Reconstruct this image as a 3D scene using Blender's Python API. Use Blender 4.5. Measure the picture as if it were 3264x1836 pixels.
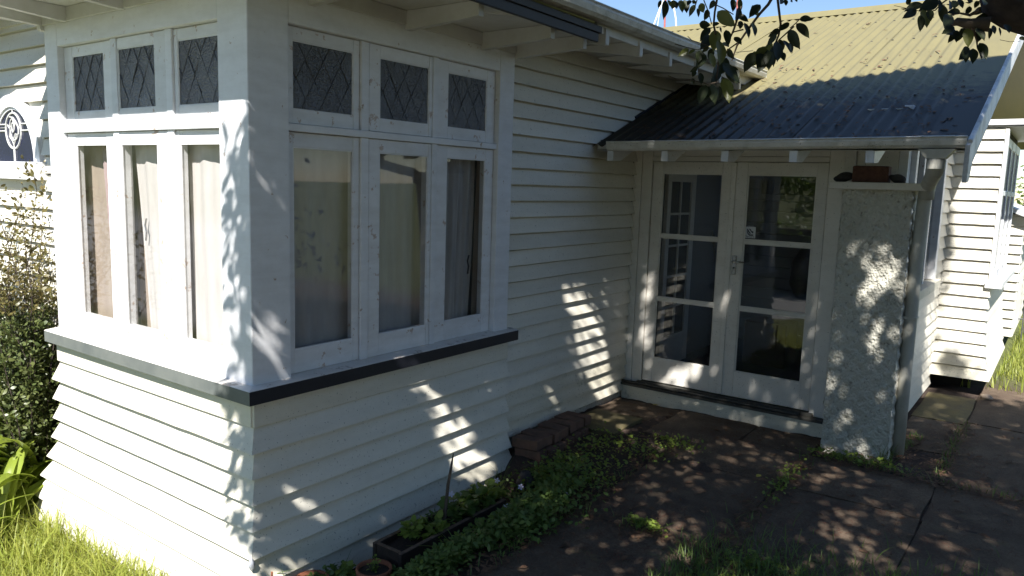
import bpy, bmesh, math, random
import numpy as np
from mathutils import Vector, Matrix
random.seed(7)
rng = np.random.default_rng(7)
for o in list(bpy.data.objects): bpy.data.objects.remove(o)
S = bpy.context.scene
COL = S.collection

# ------------------------------------------------------------------ camera
CAM = np.array([3.2357, -2.2632, 1.9456]); YAW, PITCH, ROLL, FPX = 0.62717, -0.13548, 0.030827, 2426.96
def _axes():
    cy, sy = math.cos(YAW), math.sin(YAW)
    f = np.array([-sy*math.cos(PITCH), cy*math.cos(PITCH), math.sin(PITCH)])
    r = np.array([cy, sy, 0.0]); u = np.cross(r, f)
    c, s = math.cos(ROLL), math.sin(ROLL)
    return c*r + s*u, -s*r + c*u, f
RT, UP, FW = _axes()
cd = bpy.data.cameras.new('camera'); co = bpy.data.objects.new('camera', cd); COL.objects.link(co)
co.matrix_world = Matrix(((RT[0], UP[0], -FW[0], CAM[0]), (RT[1], UP[1], -FW[1], CAM[1]), (RT[2], UP[2], -FW[2], CAM[2]), (0, 0, 0, 1)))
cd.sensor_fit = 'HORIZONTAL'; cd.sensor_width = 36.0; cd.lens = FPX/3264*36.0; cd.clip_start = 0.05; cd.clip_end = 2000
S.camera = co
def project(P):
    d = np.asarray(P) - CAM; z = d @ FW
    zz = np.where(np.abs(z) < 1e-6, 1e-6, z)
    return 1632 + FPX*(d @ RT)/zz, 918 - FPX*(d @ UP)/zz, z
def at(px, py, depth):
    return CAM + depth*(FW + RT*(px-1632)/FPX - UP*(py-918)/FPX)

# ------------------------------------------------------------------ light
SUN = np.array([0.47, -1.0, 1.21]); SUN = SUN/np.linalg.norm(SUN)
w = bpy.data.worlds.new('World'); S.world = w; w.use_nodes = True
nt = w.node_tree; nt.nodes.clear()
sky = nt.nodes.new('ShaderNodeTexSky'); sky.sky_type = 'NISHITA'; sky.sun_disc = False
sky.sun_elevation = math.asin(SUN[2]); sky.sun_rotation = math.atan2(SUN[0], SUN[1])
sky.air_density = 1.0; sky.dust_density = 0.0; sky.ozone_density = 2.8; sky.altitude = 300
bg = nt.nodes.new('ShaderNodeBackground'); bg.inputs['Strength'].default_value = 0.07
wo = nt.nodes.new('ShaderNodeOutputWorld')
nt.links.new(sky.outputs[0], bg.inputs[0]); nt.links.new(bg.outputs[0], wo.inputs[0])
sl = bpy.data.lights.new('sun', 'SUN'); sl.energy = 5.0; sl.angle = math.radians(0.53); sl.color = (1.0, 0.965, 0.91)
so = bpy.data.objects.new('sun', sl); COL.objects.link(so)
so.rotation_euler = Vector(SUN).to_track_quat('Z', 'Y').to_euler(); so.location = (3, -12, 14)
S.view_settings.view_transform = 'Standard'; S.view_settings.look = 'None'
S.view_settings.exposure = 1.2; S.view_settings.gamma = 1.0; S.view_settings.use_curve_mapping = False
S.render.engine = 'CYCLES'
S.cycles.max_bounces = 8; S.cycles.diffuse_bounces = 4; S.cycles.glossy_bounces = 4; S.cycles.transparent_max_bounces = 12
S.cycles.use_denoising = True
S.cycles.sample_clamp_indirect = 6.0; S.cycles.caustics_reflective = False; S.cycles.caustics_refractive = False

# ------------------------------------------------------------------ materials
def newmat(name):
    m = bpy.data.materials.new(name); m.use_nodes = True
    t = m.node_tree; b = t.nodes['Principled BSDF']
    return m, t, b
def nd(t, ty, **kw):
    n = t.nodes.new(ty)
    for k, v in kw.items():
        if k in n.inputs: n.inputs[k].default_value = v
        else: setattr(n, k, v)
    return n
def ramp(t, fac, stops):
    r = t.nodes.new('ShaderNodeValToRGB'); e = r.color_ramp.elements
    while len(e) < len(stops): e.new(0.5)
    for i, (p, c) in enumerate(stops):
        e[i].position = p; e[i].color = (c, c, c, 1) if isinstance(c, (int, float)) else (*c, 1)
    t.links.new(fac, r.inputs[0]); return r.outputs[0]
def mix(t, fac, a, b):
    m = t.nodes.new('ShaderNodeMix'); m.data_type = 'RGBA'
    def setin(s, v):
        if isinstance(v, tuple): s.default_value = (*v, 1)
        elif isinstance(v, (int, float)): s.default_value = v
        else: t.links.new(v, s)
    setin(m.inputs[0], fac); setin(m.inputs[6], a); setin(m.inputs[7], b)
    return m.outputs[2]
def pos(t, scale=(1, 1, 1)):
    g = t.nodes.new('ShaderNodeNewGeometry'); m = t.nodes.new('ShaderNodeMapping')
    m.inputs['Scale'].default_value = scale
    t.links.new(g.outputs['Position'], m.inputs[0]); return m.outputs[0]
def noise(t, vec, scale, detail=4, rough=0.55):
    n = t.nodes.new('ShaderNodeTexNoise'); n.inputs['Scale'].default_value = scale
    n.inputs['Detail'].default_value = detail; n.inputs['Roughness'].default_value = rough
    t.links.new(vec, n.inputs['Vector']); return n.outputs[0]
def bump(t, b, h, strength=0.3, dist=0.01):
    n = t.nodes.new('ShaderNodeBump'); n.inputs['Strength'].default_value = strength; n.inputs['Distance'].default_value = dist
    t.links.new(h, n.inputs['Height']); t.links.new(n.outputs[0], b.inputs['Normal'])
def rnd(t):
    return t.nodes.new('ShaderNodeObjectInfo').outputs['Random']

def paint(name, col, dirt=(0.5, 0.48, 0.42), amount=0.35, rough=0.45, streak=(2.0, 2.0, 9.0), peel=0.0, wood=(0.42, 0.33, 0.27), spots=0.0, moss=0.0):
    m, t, b = newmat(name)
    p = pos(t)
    n1 = noise(t, pos(t, streak), 1.6, 6, 0.65)
    n2 = noise(t, p, 22, 4)
    f = ramp(t, n1, [(0.42, 0.0), (0.78, 1.0)])
    dm = t.nodes.new('ShaderNodeMath'); dm.operation = 'MULTIPLY'; dm.inputs[1].default_value = amount
    t.links.new(f, dm.inputs[0])
    dc = tuple(c*d for c, d in zip(col, dirt))
    c = mix(t, dm.outputs[0], col, dc)
    c = mix(t, ramp(t, n2, [(0.35, 0.10), (0.65, 0.0)]), c, dc)
    if moss > 0:
        g = ramp(t, noise(t, p, 6, 6, 0.7), [(0.62 - moss*0.2, 0.0), (0.75, 0.75)])
        c = mix(t, g, c, (0.10, 0.11, 0.05))
    if spots > 0:
        s = ramp(t, noise(t, p, 90, 2, 0.4), [(0.70 - spots*0.05, 0.0), (0.74, 0.7)])
        c = mix(t, s, c, (0.12, 0.11, 0.09))
    if spots > 0:
        ck = ramp(t, noise(t, pos(t, (1.3, 1.3, 42)), 1.0, 7, 0.75), [(0.655, 0.0), (0.70, 0.55)])
        c = mix(t, ck, c, tuple(0.42*x for x in col))
    h = n2
    if peel > 0:
        pm = ramp(t, noise(t, pos(t, (1, 1, 1)), 13, 7, 0.68), [(0.70 - peel*0.2, 0.0), (0.715 - peel*0.2, 1.0)])
        c = mix(t, pm, c, wood)
        h = mix(t, 0.5, n2, pm)
    hv = nd(t, 'ShaderNodeHueSaturation'); mrv = nd(t, 'ShaderNodeMapRange'); mrv.inputs[3].default_value = 0.93; mrv.inputs[4].default_value = 1.05
    t.links.new(rnd(t), mrv.inputs[0]); t.links.new(mrv.outputs[0], hv.inputs['Value']); t.links.new(c, hv.inputs['Color'])
    t.links.new(hv.outputs[0], b.inputs['Base Color'])
    b.inputs['Roughness'].default_value = rough
    bump(t, b, h, 0.15, 0.004)
    return m
M = {}
M['trim'] = paint('white_trim_paint', (0.79, 0.80, 0.825), (0.62, 0.60, 0.57), 0.40, 0.4, peel=0.25)
M['sash'] = paint('white_sash_paint', (0.79, 0.795, 0.81), (0.62, 0.59, 0.55), 0.45, 0.4, peel=0.42, wood=(0.50, 0.40, 0.34))
M['sill_top'] = paint('worn_sill_top', (0.74, 0.71, 0.67), (0.65, 0.6, 0.55), 0.5, 0.55, peel=0.5, wood=(0.42, 0.37, 0.33))
M['board'] = paint('cream_board_paint', (0.755, 0.722, 0.63), (0.66, 0.65, 0.58), 0.40, 0.5, (0.7, 0.7, 5.0), spots=0.35)
M['board_dirty'] = paint('dirty_board_paint', (0.73, 0.69, 0.575), (0.6, 0.58, 0.48), 0.6, 0.55, (0.7, 0.7, 6.0), spots=0.8, moss=0.1)
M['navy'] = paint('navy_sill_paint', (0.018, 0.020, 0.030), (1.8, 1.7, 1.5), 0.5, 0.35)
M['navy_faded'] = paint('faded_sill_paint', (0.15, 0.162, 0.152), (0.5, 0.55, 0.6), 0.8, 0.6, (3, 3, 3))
M['soffit'] = paint('soffit_paint', (0.64, 0.64, 0.62), (0.6, 0.57, 0.5), 0.7, 0.6, (1, 1, 1))
M['gutter'] = paint('gutter_metal_paint', (0.60, 0.595, 0.54), (0.5, 0.45, 0.38), 0.8, 0.45, (5, 5, 9), spots=0.4, moss=0.35)
M['gutter_porch'] = paint('porch_gutter_paint', (0.66, 0.65, 0.61), (0.55, 0.52, 0.45), 0.7, 0.45, (6, 6, 9), spots=0.5, moss=0.06)
M['pipe'] = paint('downpipe_paint', (0.52, 0.515, 0.46), (0.6, 0.55, 0.48), 0.6, 0.5, (6, 6, 3))
M['barge'] = paint('barge_paint', (0.72, 0.73, 0.74), (0.35, 0.35, 0.33), 0.9, 0.5, (5, 3, 3), spots=0.5)
M['threshold'] = paint('weathered_threshold', (0.035, 0.034, 0.03), (2.5, 2.4, 2.1), 0.6, 0.6, (3, 9, 9))
M['door'] = paint('door_paint', (0.72, 0.69, 0.63), (0.68, 0.64, 0.58), 0.45, 0.4, (2, 2, 5), spots=0.2)
M['interior'] = paint('interior_paint', (0.20, 0.20, 0.205), (0.8, 0.8, 0.8), 0.4, 0.7)
M['interior_dark'] = paint('interior_dark', (0.05, 0.047, 0.045), (0.8, 0.8, 0.8), 0.4, 0.8)
M['void'] = paint('earth_under_floor', (0.03, 0.026, 0.022), (0.7, 0.7, 0.7), 0.5, 0.95)

def roughcast():
    m, t, b = newmat('roughcast_render')
    p = pos(t, (1, 1, 0.75))
    n = noise(t, p, 38, 5, 0.6); n2 = noise(t, p, 3.0, 4)
    v = t.nodes.new('ShaderNodeTexVoronoi'); v.inputs['Scale'].default_value = 55; t.links.new(p, v.inputs['Vector'])
    c = mix(t, ramp(t, n, [(0.30, 1.0), (0.42, 0.0)]), (0.66, 0.64, 0.55), (0.33, 0.31, 0.25))
    c = mix(t, ramp(t, n2, [(0.45, 0.0), (0.8, 0.5)]), c, (0.40, 0.38, 0.31))
    t.links.new(c, b.inputs['Base Color']); b.inputs['Roughness'].default_value = 0.85
    h = mix(t, 0.35, n, v.outputs['Distance'])
    bump(t, b, h, 1.0, 0.035)
    return m
M['roughcast'] = roughcast()

def roofmat():
    m, t, b = newmat('olive_roof_iron')
    p = pos(t)
    n = noise(t, pos(t, (6, 1.2, 1.2)), 1.5, 6, 0.65); n2 = noise(t, p, 14, 5, 0.7)
    c = mix(t, ramp(t, n, [(0.35, 0.0), (0.75, 0.6)]), (0.208, 0.182, 0.086), (0.150, 0.135, 0.075))
    c = mix(t, ramp(t, n2, [(0.64, 0.0), (0.70, 0.7)]), c, (0.12, 0.105, 0.075))
    # lichen and black mould close to the eaves, darkened further as painted shade
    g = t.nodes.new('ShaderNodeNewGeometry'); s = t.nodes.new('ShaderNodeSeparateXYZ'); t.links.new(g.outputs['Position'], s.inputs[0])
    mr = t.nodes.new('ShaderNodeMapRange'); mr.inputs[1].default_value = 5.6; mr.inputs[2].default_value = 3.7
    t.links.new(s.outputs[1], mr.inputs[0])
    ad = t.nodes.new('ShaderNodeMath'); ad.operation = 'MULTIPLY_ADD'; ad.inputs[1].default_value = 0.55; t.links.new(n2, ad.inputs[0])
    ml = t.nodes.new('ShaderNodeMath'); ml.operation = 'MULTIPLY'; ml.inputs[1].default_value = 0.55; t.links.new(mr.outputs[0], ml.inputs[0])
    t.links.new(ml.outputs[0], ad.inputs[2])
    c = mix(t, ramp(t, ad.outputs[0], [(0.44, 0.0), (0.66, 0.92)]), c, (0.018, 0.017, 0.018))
    t.links.new(c, b.inputs['Base Color']); b.inputs['Roughness'].default_value = 0.5
    bump(t, b, n2, 0.1, 0.005)
    return m
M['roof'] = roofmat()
M['roof_edge'] = paint('dark_roof_edge', (0.022, 0.024, 0.03), (2, 2, 1.8), 0.4, 0.6)

def clear_glass():
    m, t, b = newmat('window_glass'); t.nodes.remove(b)
    out = t.nodes['Material Output']
    tr = nd(t, 'ShaderNodeBsdfTransparent'); tr.inputs[0].default_value = (0.93, 0.93, 0.93, 1)
    gl = nd(t, 'ShaderNodeBsdfGlossy'); gl.inputs['Roughness'].default_value = 0.015
    lw = nd(t, 'ShaderNodeLayerWeight'); lw.inputs['Blend'].default_value = 0.5
    pw = nd(t, 'ShaderNodeMath', operation='POWER'); pw.inputs[1].default_value = 5.0; t.links.new(lw.outputs['Facing'], pw.inputs[0])
    fr = nd(t, 'ShaderNodeMath', operation='MULTIPLY_ADD'); fr.inputs[1].default_value = 0.95; fr.inputs[2].default_value = 0.045; t.links.new(pw.outputs[0], fr.inputs[0])
    n = noise(t, pos(t, (1, 1, 0.6)), 3.0, 1)
    bp = t.nodes.new('ShaderNodeBump'); bp.inputs['Strength'].default_value = 0.05; bp.inputs['Distance'].default_value = 0.02
    t.links.new(n, bp.inputs['Height']); t.links.new(bp.outputs[0], gl.inputs['Normal'])
    dst = nd(t, 'ShaderNodeBsdfDiffuse'); dst.inputs[0].default_value = (0.5, 0.5, 0.48, 1)
    mx = nd(t, 'ShaderNodeMixShader'); t.links.new(fr.outputs[0], mx.inputs[0]); t.links.new(tr.outputs[0], mx.inputs[1]); t.links.new(gl.outputs[0], mx.inputs[2])
    m2 = nd(t, 'ShaderNodeMixShader'); t.links.new(ramp(t, noise(t, pos(t), 9, 5, 0.7), [(0.45, 0.004), (0.8, 0.03)]), m2.inputs[0])
    t.links.new(mx.outputs[0], m2.inputs[1]); t.links.new(dst.outputs[0], m2.inputs[2])
    t.links.new(m2.outputs[0], out.inputs[0])
    return m
M['glass'] = clear_glass()
def textured_glass():
    m, t, b = newmat('textured_leaded_glass')
    p = pos(t); n = noise(t, p, 70, 3, 0.6)
    c = mix(t, rnd(t), (0.028, 0.030, 0.042), (0.05, 0.054, 0.068))
    t.links.new(c, b.inputs['Base Color']); b.inputs['Roughness'].default_value = 0.14
    b.inputs['IOR'].default_value = 2.0
    bump(t, b, n, 0.9, 0.012)
    return m
M['tglass'] = textured_glass()
def simple(name, col, rough=0.6, var=0.25, scale=20, bmp=0.2, metal=0.0, col2=None):
    m, t, b = newmat(name)
    n = noise(t, pos(t), scale, 5, 0.6)
    c2 = col2 or tuple(c*(1-var) for c in col)
    t.links.new(mix(t, ramp(t, n, [(0.3, 0.0), (0.7, 1.0)]), col, c2), b.inputs['Base Color'])
    b.inputs['Roughness'].default_value = rough; b.inputs['Metallic'].default_value = metal
    bump(t, b, n, bmp, 0.006)
    return m
M['lead'] = simple('lead_came', (0.07, 0.07, 0.075), 0.5, 0.3)
M['came_white'] = simple('bright_came', (0.62, 0.62, 0.60), 0.4, 0.15)
M['blue_glass'] = simple('blue_glass', (0.016, 0.020, 0.055), 0.12, 0.3, 8, 0.02)
M['smoke_glass'] = simple('smoky_glass', (0.03, 0.03, 0.045), 0.12, 0.3, 8, 0.02)
M['chrome'] = simple('worn_chrome', (0.45, 0.44, 0.42), 0.25, 0.3, 60, 0.05, 0.9)
M['brick'] = simple('red_brick', (0.13, 0.06, 0.042), 0.9, 0.5, 30, 0.6)
M['brick_old'] = simple('old_brick', (0.20, 0.105, 0.072), 0.9, 0.5, 14, 0.6, col2=(0.10, 0.068, 0.05))
M['stone'] = simple('dark_stone', (0.045, 0.042, 0.042), 0.8, 0.4, 40, 0.4)
M['pebble'] = simple('pale_pebble', (0.36, 0.28, 0.21), 0.7, 0.3, 50, 0.2)
M['terracotta'] = simple('terracotta', (0.34, 0.12, 0.06), 0.75, 0.35, 25, 0.2)
M['planter'] = simple('dark_planter_wood', (0.045, 0.030, 0.022), 0.8, 0.5, 30, 0.4)
M['planter_top'] = simple('worn_planter_edge', (0.20, 0.13, 0.085), 0.8, 0.6, 40, 0.4)
M['soil'] = simple('dark_soil', (0.05, 0.034, 0.025), 0.95, 0.5, 60, 0.8)
M['twig'] = simple('grey_brown_twig', (0.12, 0.09, 0.065), 0.9, 0.4, 50, 0.3)
M['bark'] = simple('dark_bark', (0.075, 0.055, 0.047), 0.95, 0.5, 25, 0.8)
M['litter'] = simple('brown_needle_litter', (0.15, 0.062, 0.036), 0.9, 0.5, 35, 0.2)
M['straw'] = simple('dry_straw', (0.34, 0.26, 0.15), 0.8, 0.3, 40, 0.1)
M['yellow_leaf'] = simple('yellow_leaf', (0.50, 0.40, 0.06), 0.6, 0.3, 60, 0.1)
M['brown_leaf'] = simple('brown_leaf', (0.22, 0.12, 0.06), 0.7, 0.4, 60, 0.1)
M['red_pole'] = simple('red_mast', (0.42, 0.09, 0.07), 0.6, 0.3, 30, 0.1)
M['white_rod'] = simple('white_rod', (0.75, 0.75, 0.73), 0.5, 0.15, 30, 0.1)
M['petal'] = simple('pale_petal', (0.66, 0.62, 0.78), 0.6, 0.15, 60, 0.05)
M['iron'] = simple('grey_iron', (0.10, 0.10, 0.105), 0.55, 0.3, 60, 0.2)
M['plastic'] = simple('grey_plastic', (0.45, 0.47, 0.52), 0.3, 0.3, 60, 0.3)
M['label_white'] = simple('sticker_white', (0.62, 0.63, 0.64), 0.5, 0.05, 30, 0.02)
M['label_navy'] = simple('sticker_navy', (0.015, 0.017, 0.035), 0.5, 0.1, 30, 0.02)
M['box'] = simple('brown_box', (0.10, 0.055, 0.03), 0.7, 0.3, 20, 0.1)
M['black'] = simple('black_plastic', (0.02, 0.02, 0.022), 0.5, 0.3, 20, 0.1)
def cloth(name, col, col2):
    m, t, b = newmat(name)
    n = noise(t, pos(t, (3, 3, 0.6)), 5, 4)
    t.links.new(mix(t, ramp(t, n, [(0.3, 0.0), (0.7, 1.0)]), col, col2), b.inputs['Base Color'])
    b.inputs['Roughness'].default_value = 0.95
    bump(t, b, noise(t, pos(t), 400, 2), 0.2, 0.002)
    return m
M['curtain'] = cloth('cream_curtain', (0.70, 0.665, 0.63), (0.60, 0.57, 0.54))
M['curtain_tan'] = cloth('tan_curtain', (0.44, 0.37, 0.30), (0.38, 0.31, 0.25))
M['curtain_pink'] = cloth('faded_pink_curtain', (0.52, 0.40, 0.40), (0.44, 0.33, 0.33))
M['curtain_grey'] = cloth('grey_green_curtain', (0.55, 0.54, 0.53), (0.45, 0.44, 0.43))
def leafmat(name, c1, c2, trans=0.25, rough=0.4):
    m, t, b = newmat(name)
    out = t.nodes['Material Output']
    n = noise(t, pos(t), 9, 2)
    g = t.nodes.new('ShaderNodeNewGeometry')
    f = t.nodes.new('ShaderNodeMath'); f.operation = 'MULTIPLY_ADD'; f.inputs[1].default_value = 0.6
    t.links.new(g.outputs['Random Per Island'], f.inputs[0]); 
    n_s = t.nodes.new('ShaderNodeMath'); n_s.operation = 'MULTIPLY'; n_s.inputs[1].default_value = 0.4; t.links.new(n, n_s.inputs[0])
    t.links.new(n_s.outputs[0], f.inputs[2])
    c = mix(t, f.outputs[0], c1, c2)
    t.links.new(c, b.inputs['Base Color']); b.inputs['Roughness'].default_value = rough
    tl = nd(t, 'ShaderNodeBsdfTranslucent')
    tc = mix(t, 0.5, c, tuple(min(1, x*2.2) for x in c2))
    t.links.new(tc, tl.inputs[0])
    mx = nd(t, 'ShaderNodeMixShader'); mx.inputs[0].default_value = trans
    t.links.new(b.outputs[0], mx.inputs[1]); t.links.new(tl.outputs[0], mx.inputs[2]); t.links.new(mx.outputs[0], out.inputs[0])
    return m
M['tree_leaf'] = leafmat('glossy_tree_leaf', (0.020, 0.028, 0.012), (0.036, 0.047, 0.018), 0.06, 0.42)
M['tree_leaf'].node_tree.nodes['Principled BSDF'].inputs['Specular IOR Level'].default_value = 0.3
M['tree_leaf_lit'] = leafmat('lit_tone_tree_leaf', (0.07, 0.09, 0.022), (0.16, 0.16, 0.04), 0.4, 0.35)  # yellower copy of the leaf, with a sunlit look put into its colour
M['grass'] = leafmat('lawn_grass', (0.15, 0.22, 0.022), (0.36, 0.36, 0.08), 0.35, 0.5)
M['weed'] = leafmat('weed_leaf', (0.075, 0.14, 0.028), (0.15, 0.21, 0.045), 0.3, 0.5)
M['weed_bright'] = leafmat('bright_weed_leaf', (0.14, 0.22, 0.035), (0.25, 0.30, 0.05), 0.35, 0.5)
M['strap'] = leafmat('strap_leaf', (0.15, 0.22, 0.03), (0.29, 0.34, 0.055), 0.3, 0.3)
M['shrub_leaf'] = leafmat('small_shrub_leaf', (0.08, 0.095, 0.03), (0.19, 0.145, 0.055), 0.25, 0.4)
M['shrub_low'] = leafmat('dark_shrub_leaf', (0.065, 0.10, 0.034), (0.14, 0.155, 0.05), 0.2, 0.4)
M['hedge_leaf'] = leafmat('hedge_leaf', (0.09, 0.13, 0.02), (0.20, 0.20, 0.04), 0.3, 0.4)
M['litter_leaf'] = leafmat('leaf_litter', (0.08, 0.045, 0.028), (0.20, 0.11, 0.06), 0.1, 0.8)

def groundmat():
    m, t, b = newmat('ground_earth')
    p = pos(t)
    n = noise(t, p, 3.2, 6, 0.65); n2 = noise(t, p, 45, 5, 0.7)
    c = mix(t, ramp(t, n2, [(0.3, 0.0), (0.7, 1.0)]), (0.040, 0.028, 0.022), (0.085, 0.056, 0.042))
    c = mix(t, ramp(t, n, [(0.45, 0.0), (0.7, 0.6)]), c, (0.075, 0.048, 0.030))
    # beyond the house's own plot the ground is mown grass
    g = t.nodes.new('ShaderNodeNewGeometry'); s = t.nodes.new('ShaderNodeSeparateXYZ'); t.links.new(g.outputs['Position'], s.inputs[0])
    a1 = nd(t, 'ShaderNodeMapRange'); a1.inputs[1].default_value = 6.9; a1.inputs[2].default_value = 8.0; t.links.new(s.outputs[1], a1.inputs[0])
    a2 = nd(t, 'ShaderNodeMapRange'); a2.inputs[1].default_value = -0.2; a2.inputs[2].default_value = -0.7; t.links.new(s.outputs[1], a2.inputs[0])
    mx = nd(t, 'ShaderNodeMath', operation='MAXIMUM'); t.links.new(a1.outputs[0], mx.inputs[0]); t.links.new(a2.outputs[0], mx.inputs[1])
    gc = mix(t, n2, (0.055, 0.075, 0.018), (0.14, 0.15, 0.04))
    c = mix(t, mx.outputs[0], c, gc)
    a3 = nd(t, 'ShaderNodeMapRange'); a3.inputs[1].default_value = -4.6; a3.inputs[2].default_value = -5.2; t.links.new(s.outputs[1], a3.inputs[0])
    a4 = nd(t, 'ShaderNodeMapRange'); a4.inputs[1].default_value = -24.0; a4.inputs[2].default_value = -20.0; t.links.new(s.outputs[1], a4.inputs[0])
    m4 = nd(t, 'ShaderNodeMath', operation='MULTIPLY'); t.links.new(a3.outputs[0], m4.inputs[0]); t.links.new(a4.outputs[0], m4.inputs[1])
    c = mix(t, m4.outputs[0], c, mix(t, n2, (0.27, 0.265, 0.255), (0.34, 0.335, 0.32)))  # unseen road band, made pale to bounce sunlight onto the bay front
    t.links.new(c, b.inputs['Base Color']); b.inputs['Roughness'].default_value = 0.95
    bump(t, b, n2, 0.7, 0.02)
    return m
M['ground'] = groundmat()
def slabmat():
    m, t, b = newmat('mossy_concrete_slab')
    p = pos(t)
    n = noise(t, p, 2.6, 8, 0.75); n2 = noise(t, p, 75, 6, 0.8); n3 = noise(t, p, 5.5, 7, 0.75)
    c = mix(t, ramp(t, n2, [(0.3, 0.0), (0.7, 1.0)]), (0.080, 0.053, 0.034), (0.26, 0.19, 0.122))
    c = mix(t, ramp(t, rnd(t), [(0.0, 0.0), (1.0, 0.5)]), c, (0.088, 0.062, 0.043))
    c = mix(t, ramp(t, n, [(0.42, 0.0), (0.66, 0.8)]), c, (0.060, 0.036, 0.025))
    c = mix(t, ramp(t, n3, [(0.58, 0.0), (0.72, 0.6)]), c, (0.15, 0.125, 0.05))
    t.links.new(c, b.inputs['Base Color']); b.inputs['Roughness'].default_value = 0.9
    bump(t, b, mix(t, 0.5, n2, n3), 0.9, 0.02)
    return m
M['slab'] = slabmat()
def slabmoss():
    m, t, b = newmat('yellow_moss_slab')
    p = pos(t); n = noise(t, p, 4, 6, 0.7); n2 = noise(t, p, 60, 5, 0.7)
    c = mix(t, ramp(t, n, [(0.35, 0.0), (0.65, 1.0)]), (0.19, 0.155, 0.06), (0.12, 0.10, 0.06))
    c = mix(t, ramp(t, n2, [(0.5, 0.0), (0.75, 0.6)]), c, (0.08, 0.06, 0.04))
    t.links.new(c, b.inputs['Base Color']); b.inputs['Roughness'].default_value = 0.9
    bump(t, b, n2, 0.5, 0.008); return m
M['slab_moss'] = slabmoss()

# ------------------------------------------------------------------ helpers
class MB:
    def __init__(s): s.v = []; s.f = []
    def add(s, vs, fs):
        o = len(s.v); s.v += [tuple(map(float, p)) for p in vs]; s.f += [tuple(i+o for i in f) for f in fs]; return s
    def box(s, x0, x1, y0, y1, z0, z1):
        return s.add([(x0, y0, z0), (x1, y0, z0), (x1, y1, z0), (x0, y1, z0), (x0, y0, z1), (x1, y0, z1), (x1, y1, z1), (x0, y1, z1)],
                     [(3, 2, 1, 0), (4, 5, 6, 7), (0, 1, 5, 4), (1, 2, 6, 5), (2, 3, 7, 6), (3, 0, 4, 7)])
    def prism(s, poly, vec):
        n = len(poly); a = [Vector(p) for p in poly]; b = [p + Vector(vec) for p in a]
        return s.add([tuple(p) for p in a+b], [tuple(range(n-1, -1, -1)), tuple(range(n, 2*n))] + [(i, (i+1) % n, n+(i+1) % n, n+i) for i in range(n)])
    def tube(s, pts, rad, n=8, cap=True):
        P = [Vector(p) for p in pts]; R = rad if isinstance(rad, (list, tuple)) else [rad]*len(P)
        vs = []; prev = None
        for i, p in enumerate(P):
            d = (P[min(i+1, len(P)-1)] - P[max(i-1, 0)]).normalized()
            if prev is None:
                a = Vector((0, 0, 1)) if abs(d.z) < 0.9 else Vector((1, 0, 0)); u = d.cross(a).normalized()
            else: u = (prev - d*prev.dot(d)).normalized()
            prev = u; w_ = d.cross(u)
            vs += [p + (u*math.cos(2*math.pi*k/n) + w_*math.sin(2*math.pi*k/n))*R[i] for k in range(n)]
        fs = [(i*n+k, i*n+(k+1) % n, (i+1)*n+(k+1) % n, (i+1)*n+k) for i in range(len(P)-1) for k in range(n)]
        if cap: fs += [tuple(range(n-1, -1, -1)), tuple(range((len(P)-1)*n, len(P)*n))]
        return s.add([tuple(v) for v in vs], fs)
    def grid(s, fn, nu, nv):
        vs = [fn(i/nu, j/nv) for j in range(nv+1) for i in range(nu+1)]
        return s.add(vs, [(j*(nu+1)+i, j*(nu+1)+i+1, (j+1)*(nu+1)+i+1, (j+1)*(nu+1)+i) for j in range(nv) for i in range(nu)])
    def lathe(s, prof, c, n=20):
        vs = [(c[0]+r*math.cos(2*math.pi*k/n), c[1]+r*math.sin(2*math.pi*k/n), c[2]+z) for r, z in prof for k in range(n)]
        return s.add(vs, [(i*n+k, i*n+(k+1) % n, (i+1)*n+(k+1) % n, (i+1)*n+k) for i in range(len(prof)-1) for k in range(n)])
    def mesh(s, name, bevel=0.0, smooth=False):
        me = bpy.data.meshes.new(name); me.from_pydata(s.v, [], s.f)
        bm = bmesh.new(); bm.from_mesh(me)
        bmesh.ops.recalc_face_normals(bm, faces=bm.faces)
        if bevel > 0:
            try: bmesh.ops.bevel(bm, geom=list(bm.edges), offset=bevel, segments=1, affect='EDGES', clamp_overlap=True)
            except Exception: pass
        if smooth:
            for f in bm.faces: f.smooth = True
        bm.to_mesh(me); bm.free(); return me
    def build(s, name, mat, parent=None, bevel=0.0, smooth=False):
        return obj(name, s.mesh(name, bevel, smooth), mat, parent)
def obj(name, me, mat, parent=None):
    if mat is not None and not me.materials: me.materials.append(M[mat] if isinstance(mat, str) else mat)
    o = bpy.data.objects.new(name, me); COL.objects.link(o)
    if parent is not None: o.parent = parent
    return o
def tag(o, label=None, cat=None, group=None, kind=None):
    if label: o['label'] = label
    if cat: o['category'] = cat
    if group: o['group'] = group
    if kind: o['kind'] = kind
    return o
def empty(name, loc=(0, 0, 0)):
    o = bpy.data.objects.new(name, None); COL.objects.link(o); o.location = loc; o.empty_display_size = 0.1; return o
def quickmesh(name, V, F_list):
    """V: (n,3) array; F_list: list of (m,k) int arrays (k = 3 or 4)"""
    me = bpy.data.meshes.new(name); me.vertices.add(len(V)); me.vertices.foreach_set('co', np.ascontiguousarray(V, dtype=np.float32).ravel())
    tot = sum(f.size for f in F_list); me.loops.add(tot); me.loops.foreach_set('vertex_index', np.concatenate([f.ravel() for f in F_list]).astype(np.int32))
    npoly = sum(len(f) for f in F_list); me.polygons.add(npoly)
    ls = []; st = 0
    for f in F_list:
        k = f.shape[1]; ls.append(st + np.arange(len(f))*k); st += f.size
    me.polygons.foreach_set('loop_start', np.concatenate(ls).astype(np.int32))
    me.update(calc_edges=True); me.validate(); return me
def norm(a): return a/np.maximum(np.linalg.norm(a, axis=-1, keepdims=True), 1e-9)
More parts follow.
